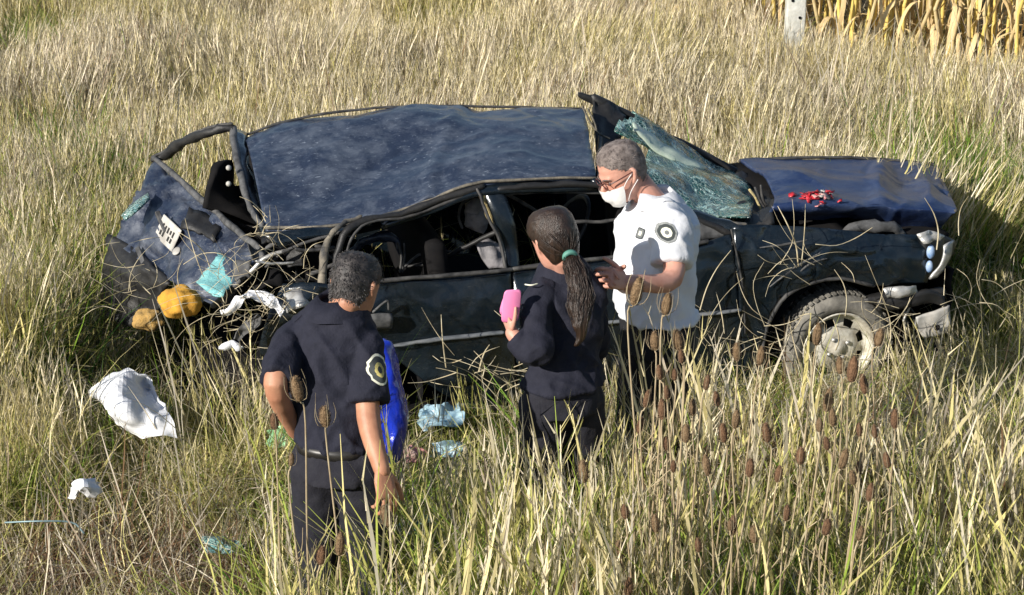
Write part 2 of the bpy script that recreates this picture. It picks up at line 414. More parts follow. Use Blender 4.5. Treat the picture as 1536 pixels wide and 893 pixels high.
# dark rail beneath the near roof edge
panel('roof_rail', [[p - UP * .012 - CI * .005 for p in rn[2:]], [p - UP * .05 - CI * .03 for p in rn[2:]]], M['paint'], car, 6, 2, .02, .006, 8)
panel('roof_rail', [SP([(392, 350), (440, 345), (500, 340), (560, 330)], .2), SP([(420, 372), (455, 358), (505, 348), (548, 334)], .16)], M['paint'], car, 6, 3, .02, .02, 8)
tube('rail_trim', SP([(425, 378), (465, 362), (520, 346)], .14), .008, M['seal'], car)
# rear roof end: hatch pillar strip
pil = panel('rear_pillar', [SP([(348, 192), (354, 225), (366, 275), (378, 318), (395, 345)], [1.36, 1.1, .8, .55, .32]),
                      SP([(370, 198), (372, 235), (388, 280), (398, 318), (404, 345)], [1.36, 1.1, .8, .55, .32])], M['paint'], car, 5, 3, .03, .02, 9)
tube('hatch_seal', SP([(350, 194), (353, 225), (363, 270), (376, 312), (392, 338)], [1.38, 1.12, .82, .57, .34]), [.020, .020, .018, .016, .014], M['grey'], pil, 8)
# far hatch window frame (bent arc) and tailgate
gate_top = [PZ(232, 240, 1.0), PZ(285, 287, .98), PZ(340, 336, .96), PZ(396, 382, .95)]
gate_mid = [PZ(203, 290, .92), PZ(258, 335, .89), PZ(312, 380, .87), PZ(362, 420, .85)]
gate_bot = [PZ(170, 362, .72), PZ(222, 400, .70), PZ(272, 430, .70), PZ(320, 460, .70)]
gate = panel('tailgate', [gate_top, gate_mid, gate_bot], M['gate'], car, 14, 18, .035, .040, 5, .010, 15, crease=.022, csc=4)
arc = [S(347, 192, 1.38), PZ(312, 198, 1.24), PZ(275, 214, 1.13), PZ(248, 232, 1.03), gate_top[0]]
tube('window_frame', arc, [.022, .026, .028, .024, .018], M['black'], gate, 8)
tube('window_frame', [p + UP * .022 for p in arc], [.008] * 5, M['seal'], gate, 6)
tube('window_frame', [p + UP * .012 for p in gate_top], .016, M['grey'], gate, 6)
tube('side_edge', [gate_top[3], gate_mid[3], gate_bot[3]], .013, M['grey'], gate, 6)
ga = (gate_top[3] - gate_top[0]).normalized(); gb = (gate_bot[1] - gate_top[1]).normalized(); gn = gb.cross(ga).normalized()
if gn.dot(CAM - gate_mid[1]) < 0: gn = -gn
gate_bvh = None
def bvh_of(o):
    m = wmat(o); vs = [m @ v.co for v in o.data.vertices]
    return bvhtree.BVHTree.FromPolygons(vs, [tuple(p.vertices) for p in o.data.polygons])
def hit(b, px, py):
    r = ray(px, py).normalized(); h = b.ray_cast(CAM, r); return h[0], h[1]
gb_ = bvh_of(gate)
def plate_on(name, px, py, hw, hh, ang, mat, parent, b, lift=.012, th=.004, bev=.003):
    p, n = hit(b, px, py)
    if p is None: p, n = PZ(px, py, .8), gn
    if n.dot(CAM - p) < 0: n = -n
    x = (ga * cos(ang) + gb * sin(ang)); x = (x - n * x.dot(n)).normalized(); y = n.cross(x)
    bm = bmesh.new(); box(bm, p + n * lift, x * hw, y * hh, n * th)
    if bev: bevel(bm, bev, 1)
    return build(name, bm, mat, parent, smooth=False), p + n * (lift + th), x, y, n
pl, pc, xx, yy, nn_ = plate_on('license_plate', 257, 351, .098, .06, .1, M['white_paint'], gate, gb_, .02)
bm = bmesh.new()
for q, (a, hgt) in enumerate([(-.055, 1), (-.028, .8), (.0, 1), (.028, .7), (.055, 1)]):       # worn characters, unreadable
    box(bm, pc + xx * a + yy * .012, xx * .007, yy * .015 * hgt, nn_ * .002)
    if q != 2: box(bm, pc + xx * a - yy * .022, xx * .008, yy * .012, nn_ * .002)
build('plate_characters', bm, M['black'], pl, smooth=False)
plate_on('plate_lamp', 243, 338, .075, .012, .1, M['grey'], gate, gb_, .02, .012)
bm = bmesh.new()
p, n = hit(gb_, 267, 379)
bmesh.ops.create_uvsphere(bm, u_segments=16, v_segments=8, radius=.03, matrix=Matrix.Translation(p + gn * .012) @ gn.to_track_quat('Z', 'Y').to_matrix().to_4x4() @ Matrix.Diagonal((1.1, .8, .25, 1)))
build('badge', bm, M['white_paint'], gate)
panel('rear_lamp', [[PZ(186, 330, .86), PZ(204, 312, .90), PZ(226, 296, .93)], [PZ(192, 336, .86), PZ(210, 322, .90), PZ(228, 304, .93)]], M['shard'], gate, 4, 2, .01, fn=lambda p, s, t, n: p + n * .03)
panel('number_recess', [[PZ(285, 318, .95), PZ(310, 325, .94), PZ(335, 345, .92)], [PZ(272, 345, .90), PZ(298, 352, .90), PZ(322, 366, .89)]], M['black'], gate, 4, 4, .01, .02, 20, fn=lambda p, s, t, n: p + n * .022)
sh = panel('glass_shard', [[PZ(332, 396, .82), PZ(352, 404, .82), PZ(374, 408, .82)], [PZ(314, 424, .78), PZ(336, 432, .78), PZ(354, 436, .78)], [PZ(300, 438, .76), PZ(318, 458, .76), PZ(336, 462, .76)]], M['cyanglass'], gate, 4, 4, .006, .02, 15, fn=lambda p, s, t, n: p + n * .06)
# crushed rear bumper
bp_ = panel('rear_bumper', [[PZ(166, 352, .74), PZ(200, 372, .74), PZ(232, 400, .72), PZ(262, 424, .70)],
                      [PZ(158, 400, .60), PZ(190, 408, .64), PZ(226, 425, .64), PZ(250, 440, .62)],
                      [PZ(148, 440, .45), PZ(180, 452, .48), PZ(215, 460, .50), PZ(238, 470, .5)],
                      [PZ(155, 475, .36), PZ(182, 486, .38), PZ(212, 492, .38), PZ(235, 495, .38)]], M['black'], car, 8, 8, .02, .05, 7, .02, 22, off=3)
plate_on('bumper_strip', 214, 388, .07, .012, .3, M['grey'], bp_, bvh_of(bp_), .02, .008)
# body side -------------------------------------------------------
vb = [.02, .0, .0, .03]
belt_r = [(548, 425), (620, 419), (700, 413), (766, 407)]
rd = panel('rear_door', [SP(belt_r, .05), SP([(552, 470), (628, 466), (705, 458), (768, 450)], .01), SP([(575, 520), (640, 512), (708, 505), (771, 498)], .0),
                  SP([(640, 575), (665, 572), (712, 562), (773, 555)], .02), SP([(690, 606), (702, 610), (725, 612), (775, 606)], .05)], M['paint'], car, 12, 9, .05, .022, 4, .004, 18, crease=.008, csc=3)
tube('door_moulding', SP([(586, 520), (640, 512), (700, 505), (752, 499)], -.012), [.010, .016, .016, .016], M['mould'], rd, 8, 3, .6)
hd = panel('door_handle', [SP([(548, 473), (566, 470), (588, 470)], -.03), SP([(550, 483), (568, 481), (590, 480)], -.045), SP([(552, 495), (570, 494), (588, 493)], -.03)], M['grey'], rd, 4, 3, .02)
tube('handle_lever', SP([(560, 468), (575, 455), (582, 452), (583, 464)], -.03), .006, M['grey'], rd, 6)
tube('window_sill', SP([(545, 424), (620, 417), (700, 411), (766, 405)], .03), .011, M['seal'], rd, 6, 3)
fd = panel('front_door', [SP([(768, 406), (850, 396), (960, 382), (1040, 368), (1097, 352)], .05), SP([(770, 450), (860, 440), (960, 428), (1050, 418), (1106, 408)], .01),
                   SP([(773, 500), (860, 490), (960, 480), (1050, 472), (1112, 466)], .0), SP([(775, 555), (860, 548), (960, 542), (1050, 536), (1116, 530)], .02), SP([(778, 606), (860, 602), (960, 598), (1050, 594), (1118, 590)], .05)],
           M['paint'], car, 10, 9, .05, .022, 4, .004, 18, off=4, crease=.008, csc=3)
tube('door_moulding', SP([(780, 496), (880, 487), (1000, 477), (1108, 466)], -.012), .015, M['mould'], fd, 8, 3, .6)
tube('window_sill', SP([(770, 404), (880, 391), (980, 378), (1060, 362)], .03), .011, M['seal'], fd, 6, 3)
tube('door_gap_edge', SP([(1097, 345), (1108, 395), (1115, 440), (1118, 500)], -.004), .005, M['seal'], fd, 6, 3)
# window frames
tube('window_frame', SP([(484, 430), (485, 395), (492, 362), (512, 338), (540, 326)], [.04, .06, .09, .12, .15]), [.020, .018, .015, .013, .010], M['dusty'], rd, 8)
tube('window_frame', SP([(512, 425), (518, 385), (532, 350), (556, 333), (610, 326), (665, 306), (716, 284)], [.05, .07, .10, .13, .15, .16, .17]), .008, M['seal'], rd, 6)
tube('window_frame', SP([(498, 428), (505, 385), (520, 348), (548, 331), (600, 322), (660, 300), (722, 280)], [.05, .07, .10, .14, .16, .17, .18]), .018, M['black'], rd, 6)
bpil = panel('b_pillar', [SP([(722, 280), (738, 320), (752, 360), (762, 408)], [.18, .12, .09, .05]), SP([(752, 280), (768, 320), (776, 362), (780, 408)], [.18, .12, .09, .05])], M['paint'], car, 5, 3, .05, .02, 8)
tube('pillar_seal', SP([(716, 284), (732, 325), (750, 362), (759, 406)], [.16, .11, .08, .04]), .008, M['seal'], bpil, 6)
panel('torn_foam', [SP([(716, 292), (730, 320), (744, 344)], .2), SP([(726, 290), (742, 318), (752, 342)], .16)], M['foam2'], bpil, 5, 4, .02, .03, 20)
tube('window_frame', SP([(750, 284), (800, 279), (893, 278), (960, 292), (1040, 326), (1100, 352)], [.17, .17, .17, .17, .14, .1]), .016, M['black'], fd, 8)
tube('window_frame', SP([(760, 292), (820, 288), (900, 290), (930, 296)], .19), .007, M['seal'], fd, 6)
tube('door_hose', SP([(862, 332), (900, 333), (940, 326)], .25), .009, M['seal'], fd, 6)
tube('grab_cable', SP([(762, 292), (790, 308), (815, 325)], .3), .010, M['seal'], fd, 6)
apil = tube('a_pillar', SP([(893, 272), (960, 296), (1030, 322), (1085, 340), (1125, 345)], [.2, .2, .18, .14, .1]), [.028, .030, .032, .035, .03], M['paint'], car, 8)
tube('pillar_trim', SP([(960, 290), (1030, 316), (1085, 333), (1118, 336)], [.2, .18, .14, .1]), .010, M['dusty'], apil, 6)
tube('a_pillar', SP([(892, 148), (960, 184), (1040, 226), (1110, 262), (1160, 290)], [1.40, 1.4, 1.4, 1.38, 1.3]), [.030, .026, .026, .03, .03], M['black'], car, 8)
panel('quarter_window_trim', [SP([(1035, 330), (1065, 338), (1098, 350)], .12), SP([(1035, 362), (1065, 358), (1098, 352)], .1)], M['grey'], car, 4, 3, .02)
# quarter panel, crumpled
qp = panel('quarter_panel', [SP([(425, 425), (455, 425), (490, 428), (546, 428)], .06), SP([(405, 470), (445, 470), (500, 475), (552, 480)], .0),
                       SP([(392, 520), (430, 520), (455, 545), (500, 520)], .0), SP([(395, 575), (415, 580), (430, 590), (445, 600)], .03)], M['paint'], car, 6, 6, .02, .10, 5, .03, 14, off=9)
# front wing with arch
fw = panel('front_wing', [SP([(1099, 340), (1130, 337), (1170, 338), (1215, 341), (1262, 345), (1310, 350), (1355, 352), (1392, 354)], .06),
                  SP([(1106, 410), (1132, 400), (1162, 392), (1205, 385), (1262, 384), (1310, 388), (1355, 390), (1394, 388)], .0),
                  SP([(1120, 592), (1141, 570), (1147, 505), (1172, 452), (1212, 427), (1262, 418), (1310, 428), (1390, 424)], .0)], M['paint'], car, 9, 12, .02, .03, 5, .008, 16, off=6, crease=.014, csc=4)
tube('arch_lip', SP([(1141, 575), (1147, 505), (1172, 452), (1212, 427), (1262, 418), (1310, 430)], -.006), .009, M['seal'], fw, 6)
for a, b, c_ in (((1140, 372), (1180, 366), (1210, 360)), ((1155, 430), (1195, 400), (1230, 380)), ((1190, 418), (1215, 396), (1240, 388))):
    tube('scrape_fold', SP([a, b, c_], -.01), [.003, .007, .003], M['grey'], fw, 6)
# sill
panel('sill', [SP([(690, 610), (780, 608), (900, 602), (1120, 592)], .04), SP([(690, 628), (780, 626), (900, 618), (1120, 606)], .10)], M['black'], car, 6, 2, .05)
# bonnet
hf = SP([(1110, 241), (1170, 237), (1240, 236), (1310, 238), (1370, 243), (1404, 250)], 1.48)
h1 = SP([(1140, 262), (1190, 258), (1250, 262), (1315, 262), (1375, 266), (1412, 270)], 1.05)
h2 = SP([(1160, 288), (1200, 282), (1255, 286), (1315, 288), (1380, 290), (1424, 294)], .6)
h3 = SP([(1160, 308), (1200, 306), (1255, 305), (1315, 309), (1385, 312), (1434, 317)], .22)
h4 = SP([(1152, 330), (1200, 329), (1250, 330), (1300, 336), (1372, 347), (1408, 342)], .34)
def hoodfn(p, s, t, n):
    d = .022 * math.exp(-((t - .28 - .25 * s) / .10) ** 2) * (1 if s < .62 else .3) + .03 * math.exp(-((s - .62) / .05) ** 2) - .035 * math.exp(-((s - .72) / .08) ** 2 - ((t - .35) / .2) ** 2)
    d += .02 * math.exp(-((s - .85) / .05) ** 2 - ((t - .45) / .3) ** 2)
    return p + UP * d * (1 if 0.02 < t < .7 else .3)
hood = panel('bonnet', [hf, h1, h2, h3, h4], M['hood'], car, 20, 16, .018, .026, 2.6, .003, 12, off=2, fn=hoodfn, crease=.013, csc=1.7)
tube('bonnet_edge', [hf[0], hf[2], hf[4], hf[5], h1[5], h2[5], h3[5]], .009, M['seal'], hood, 6)
# cowl and wipers
panel('cowl', [SP([(1085, 262), (1120, 262), (1158, 285)], 1.35), SP([(1100, 300), (1140, 302), (1168, 300)], .75), SP([(1098, 342), (1130, 340), (1160, 330)], .15)], M['black'], car, 6, 6, .03, .07, 9, .02, 25)
for k_ in range(3): tube('wiper_arm', SP([(1125 + 8 * k_, 285 - 3 * k_), (1135 + 5 * k_, 300), (1142 + 4 * k_, 316 - 4 * k_)], .6 + .05 * k_), .007, M['foam2' if k_ == 0 else 'seal'], car, 6)
# windscreen
ws = [SP([(918, 152), (985, 193), (1060, 235), (1115, 262)], 1.34), SP([(905, 190), (975, 222), (1060, 258), (1130, 285)], [1.0, 1.0, 1.0, 1.0]),
      SP([(905, 228), (965, 262), (1040, 290), (1130, 305)], .6), SP([(905, 268), (968, 296), (1040, 322), (1126, 326)], .22)]
def wsfn(p, s, t, n): return p + n * (.028 * sin(t * 9 + s * 5) * sin(s * pi)) 
panel('windscreen', ws, M['glass'], car, 12, 9, .006, .028, 4, .012, 14, off=3, fn=wsfn, keep=lambda s, t: not (s < .12 + .05 * sin(t * 20)) and not (.30 < t < .62 and s < .34))
panel('torn_headliner', [SP([(893, 146), (908, 152), (935, 168)], 1.38), SP([(893, 190), (912, 195), (934, 200)], 1.2), SP([(895, 235), (910, 232), (922, 228)], .95)], M['black'], car, 6, 6, .02, .04, 14)
tube('bent_roof_strip', [S(868, 142, 1.4), S(882, 148, 1.4), S(898, 158, 1.38), S(900, 200, 1.2), S(898, 265, .22)], [.012, .022, .016, .014, .014], M['black'], car, 6)
panel('glass_strip', [SP([(940, 192), (985, 222), (1050, 258)], 1.12), SP([(938, 204), (975, 236), (1036, 272)], 1.05)], M['glassedge'], car, 8, 3, .01, .015, 12, fn=lambda p, s, t, n: p + n * .06)
for l in ([(872, 165), (885, 190), (897, 205), (912, 212)], [(880, 168), (890, 188), (893, 200)], [(845, 242), (868, 252)]):
    tube('bent_strip', [p - CI * .02 + UP * .02 for p in SP(l, .9)], .005, M['dusty'], car, 5)
# far side body, floor, dash, inner shell
panel('far_side', [[C(u, 1.60, w_) for u, w_ in ((-3.1, .8), (-2, .84), (-1, .82), (0, .70), (.55, .62))], [C(u, 1.64, .45) for u in (-3.1, -2, -1, 0, .55)], [C(u, 1.60, .2) for u in (-3.1, -2, -1, 0, .55)]], M['paint'], car, 4, 4, .08, .03, 4)
tube('far_pillar', [C(-1.3, 1.56, .84), S(640, 160, 1.38) - UP * .03], .035, M['dark'], car, 6)
tube('far_pillar', [C(-2.5, 1.56, .84), S(460, 180, 1.38) - UP * .05], .035, M['dark'], car, 6)
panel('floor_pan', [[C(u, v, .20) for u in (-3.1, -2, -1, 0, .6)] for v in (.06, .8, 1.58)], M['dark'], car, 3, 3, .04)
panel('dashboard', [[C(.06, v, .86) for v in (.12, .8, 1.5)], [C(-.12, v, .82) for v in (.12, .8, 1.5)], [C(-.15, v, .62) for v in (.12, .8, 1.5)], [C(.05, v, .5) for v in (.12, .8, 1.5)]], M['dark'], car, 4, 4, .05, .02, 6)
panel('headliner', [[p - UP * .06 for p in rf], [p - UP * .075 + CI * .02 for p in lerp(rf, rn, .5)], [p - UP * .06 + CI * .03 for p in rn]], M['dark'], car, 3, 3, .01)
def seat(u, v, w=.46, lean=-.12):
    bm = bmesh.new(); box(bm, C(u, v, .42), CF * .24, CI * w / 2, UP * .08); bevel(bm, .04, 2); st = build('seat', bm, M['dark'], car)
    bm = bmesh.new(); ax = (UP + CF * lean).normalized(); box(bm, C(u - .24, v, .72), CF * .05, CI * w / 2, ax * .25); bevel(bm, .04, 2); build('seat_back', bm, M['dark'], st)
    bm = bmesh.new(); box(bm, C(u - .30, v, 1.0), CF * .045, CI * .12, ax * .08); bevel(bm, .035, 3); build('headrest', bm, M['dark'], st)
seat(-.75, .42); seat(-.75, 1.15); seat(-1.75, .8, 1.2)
tube('headrest_cover', SP([(712, 312), (714, 325), (718, 336)], .35), [.05, .055, .045], M['cloth_g'], car, 12)
tube('head_restraint_loop', SP([(708, 296), (693, 306), (688, 325), (693, 342)], .33), .007, M['seal'], car, 6)
panel('torn_seat_cover', [SP([(712, 362), (735, 358), (752, 366)], .28), SP([(722, 385), (740, 380), (756, 388)], .26), SP([(735, 403), (745, 402), (757, 403)], .24)], M['cloth_g'], car, 6, 6, .03, .05, 14)
tube('seat_belt', SP([(612, 400), (655, 392), (700, 370), (748, 346)], [.4, .35, .28, .2]), [.008, .012, .014, .014], M['black'], car, 6)
tube('seat_belt', SP([(604, 402), (630, 382), (655, 376), (690, 380)], .4), .007, M['grey'], car, 6)
tube('luggage_arch', SP([(528, 378), (548, 362), (575, 354), (592, 360), (600, 378)], .45), [.016, .022, .026, .022, .014], M['gate'], car, 8)
tube('belt_guide', SP([(597, 366), (602, 385), (600, 408)], .3), .007, M['seal'], car, 6)
tube('belt_guide', SP([(606, 366), (607, 385), (604, 408)], .3), .005, M['seal'], car, 6)
bm = bmesh.new(); revolve(bm, S(850, 345, .55), (CF * -.8 + UP * .5).normalized(), [(.17, .0), (.185, .012), (.20, 0), (.185, -.012), (.17, 0)], 32); build('steering_wheel', bm, M['black'], car)
panel('interior_trim', [SP([(348, 240), (352, 262), (356, 285)], 1.1), SP([(325, 250), (335, 280), (372, 315)], 1.0), SP([(306, 310), (340, 318), (392, 338)], .9)], M['dark'], car, 6, 5, .04, .03, 9)
for (a, b) in ((343, 252), (343, 276)):
    bm = bmesh.new(); bmesh.ops.create_icosphere(bm, subdivisions=2, radius=.014, matrix=Matrix.Translation(S(a, b, .85))); build('lamp_bulb', bm, M['white_paint'], car)
# luggage-bay wreckage between tailgate and quarter
panel('boot_floor', [SP([(360, 335), (400, 345), (470, 352)], [.9, .6, .4]), SP([(390, 380), (430, 385), (490, 395)], [.5, .4, .3]), SP([(380, 430), (430, 430), (480, 430)], .2)], M['dark'], car, 8, 8, .02, .12, 7, .05, 20)
rnd = random.Random(5)
for k_ in range(16):
    x0, y0 = rnd.uniform(365, 475), rnd.uniform(345, 440); a = rnd.uniform(-.8, .8)
    pts = [(x0 + cos(a) * q * 28 + rnd.uniform(-5, 5), y0 + sin(a) * q * 28 + rnd.uniform(-6, 6)) for q in range(3)]
    tube('bent_bracket', SP(pts, rnd.uniform(.1, .45)), rnd.uniform(.005, .012), M[rnd.choice(['black', 'grey', 'seal', 'black', 'silver'])], car, 5)
for k_ in range(5):
    x0, y0 = (395, 350, 430, 372, 440)[k_], (350, 392, 372, 362, 410)[k_]
    panel('torn_trim', [SP([(x0, y0), (x0 + 22, y0 + 4)], .3), SP([(x0 + 5, y0 + 18), (x0 + 28, y0 + 20)], .2)], M['grey' if k_ % 2 else 'black'], car, 5, 5, .01, .08, 14, off=k_)
tl = panel('tail_lamp', [SP([(425, 440), (450, 432), (478, 434)], .02), SP([(430, 470), (455, 462), (480, 460)], -.02)], M['silver'], car, 5, 4, .02, .08, 12)
# wheels -----------------------------------------------------------
def wheel(c, lab=None, tilt=0):
    ax = (-CI + UP * tilt).normalized()
    t = bmesh.new()
    revolve(t, c, ax, [(.185, -.16), (.215, -.18), (.265, -.175), (.285, -.15), (.290, -.09), (.285, -.03), (.265, .0), (.235, .012), (.205, .006), (.190, -.01), (.185, -.16)], 48)
    ty = build('wheel', t, M['tyre'], car)
    if lab: ty['label'] = lab
    t = bmesh.new()
    a_ = ax.cross(UP).normalized(); b_ = ax.cross(a_)
    for q in range(56):
        an = 2 * pi * q / 56; rr = a_ * cos(an) + b_ * sin(an); tt = -a_ * sin(an) + b_ * cos(an)
        for h in (-.135, -.045): box(t, c + rr * .289 + ax * h, rr * .005, tt * .009, ax * .035)
    build('tread', t, M['tyre'], ty, smooth=False)
    t = bmesh.new()
    revolve(t, c, ax, [(.192, .0), (.188, .008), (.176, -.01), (.168, -.04), (.150, -.045), (.115, -.03), (.085, -.012), (.06, -.015), (.045, -.02), (.03, .0), (.0, .002)], 48, keep=lambda j, s: not (j == 5 and s % 6 in (1, 2, 3)))
    rm = build('rim', t, M['rim'], ty)
    t = bmesh.new(); revolve(t, c, ax, [(.18, -.07), (.0, -.065)], 32); build('brake_drum', t, M['black'], ty)
    for q in range(4):
        an = 2 * pi * q / 4 + .5; rr = a_ * cos(an) + b_ * sin(an)
        t = bmesh.new(); revolve(t, c + rr * .055 - ax * .012, ax, [(.011, 0), (.011, .012), (.0, .014)], 6); build('wheel_bolt', t, M['silver'], rm)
wheel(S(1258, 524, .02), 'front wheel with a dirty pale steel rim')
wheel(C(-2.58, .05, .24), None)
wheel(C(-.05, 1.58 + .14, .28)); wheel(C(-2.42, 1.58 + .14, .27))
# wheel housing
def archshell(u, rad=.37):
    bm = bmesh.new(); cc = C(u, .04, .30); n_ = 18; A, B = [], []
    for q in range(n_ + 1):
        an = pi * q / n_ * 1.15 - .2; d = CF * cos(an) * rad + UP * sin(an) * rad
        A.append(bm.verts.new(cc + d)); B.append(bm.verts.new(cc + d + CI * .42))
    for q in range(n_): bm.faces.new((A[q], A[q + 1], B[q + 1], B[q]))
    bm.faces.new(B); build('wheel_housing', bm, M['dark'], car)
archshell(-.02); archshell(-2.50)
# engine bay & front end
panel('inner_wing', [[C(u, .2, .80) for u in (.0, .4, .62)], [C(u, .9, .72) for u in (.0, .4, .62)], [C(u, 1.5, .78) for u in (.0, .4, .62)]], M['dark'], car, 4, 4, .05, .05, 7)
tube('air_hose', SP([(1270, 345), (1300, 338), (1340, 342), (1352, 350)], .2), [.02, .03, .03, .02], M['grey'], car, 8)
eng = bmesh.new(); box(eng, C(.28, .75, .55), CF * .28, CI * .45, UP * .2); bevel(eng, .03); build('engine_block', eng, M['dark'], car)
tube('front_crossmember', SP([(1300, 452), (1350, 446), (1410, 440)], .05), [.03, .035, .03], M['black'], car, 8)
panel('bumper_bracket', [SP([(1318, 452), (1352, 446), (1392, 436), (1418, 446)], -.02), SP([(1318, 468), (1352, 464), (1392, 455), (1420, 462)], -.02)], M['black'], car, 5, 3, .03, .02, 12)
panel('torn_bracket', [SP([(1328, 436), (1350, 430), (1376, 430)], -.03), SP([(1332, 448), (1352, 446), (1378, 440)], -.03)], M['silver'], car, 5, 3, .01, .04, 16)
cp = panel('bumper_end_plate', [SP([(1374, 476), (1398, 468), (1424, 458)], -.02), SP([(1376, 492), (1400, 490), (1426, 482)], -.03), SP([(1384, 506), (1404, 505), (1422, 498)], -.02)], M['white_paint'], car, 6, 5, .015, .02, 14)
p_ = S(1406, 492, -.05); bm = bmesh.new(); revolve(bm, p_, -CI, [(.016, 0), (.0, .002)], 14); build('bolt_hole', bm, M['dark'], cp)
hl = panel('headlight_frame', [SP([(1386, 352), (1408, 350), (1434, 362)], [.02, .1, .2]), SP([(1392, 385), (1412, 380), (1426, 390)], [.0, .08, .16]), SP([(1394, 420), (1404, 418), (1412, 415)], [.0, .06, .1])], M['black'], car, 5, 5, .03, .03, 12)
for (a, b, r) in ((1396, 378, .030), (1394, 400, .026)):
    bm = bmesh.new(); bmesh.ops.create_uvsphere(bm, u_segments=16, v_segments=10, radius=r, matrix=Matrix.Translation(S(a, b, -.01)) @ Matrix.Diagonal((.7, .7, 1.2, 1))); build('lamp', bm, M['headlight'], hl)
panel('headlight_lens', [SP([(1432, 362), (1424, 388), (1404, 416)], -.03), SP([(1418, 370), (1412, 392), (1396, 420)], -.045)], M['silver'], hl, 6, 3, .01, .02, 14)
panel('torn_bracket', [SP([(1376, 352), (1396, 346), (1420, 354)], -.01), SP([(1384, 366), (1400, 362), (1412, 360)], -.02)], M['silver'], hl, 4, 3, .01, .04, 20)
for k_ in range(9):
    x0, y0 = rnd.uniform(1305, 1400), rnd.uniform(432, 540)
    tube('dangling_part', SP([(x0, y0), (x0 + rnd.uniform(-14, 14), y0 + 22), (x0 + rnd.uniform(-18, 18), y0 + 45)], rnd.uniform(0, .35)), rnd.uniform(.005, .014), M[rnd.choice(['black', 'grey', 'silver', 'black'])], car, 5)
panel('radiator_support', [[C(.62, v, .62) for v in (.15, .8, 1.45)], [C(.58, v, .25) for v in (.15, .8, 1.45)]], M['dark'], car, 5, 5, .03, .05, 8)
# torn red lamp pieces lying on the bonnet
hb = bvh_of(hood)
hp, hn = hit(hb, 1228, 297)
red = thing('red_lamp_fragments', hp, 'broken red and pale plastic lamp fragments lying on the blue bonnet', 'debris')
for k_ in range(40):
    x0, y0 = rnd.gauss(1230, 15), rnd.gauss(297, 4.5)
    p, n = hit(hb, x0, y0)
    if p is None: continue
    a = Vector((rnd.uniform(-1, 1), rnd.uniform(-1, 1), rnd.uniform(0, .5))).normalized(); b = a.cross(Vector((0, .3, 1))).normalized()
    w = rnd.uniform(.02, .045)
    panel('fragment', [[p + n * .006, p + (a - n * a.dot(n) * .8) * w + n * .014], [p + (b - n * b.dot(n) * .8) * w * .7 + n * .010, p + (a + b - n * (a + b).dot(n) * .8) * w + n * .008]], M[('red', 'red', 'red', 'white_paint', 'grey', 'red', 'red', 'pinkred')[k_ % 8]], red, 2, 2, .004, .02, 40)

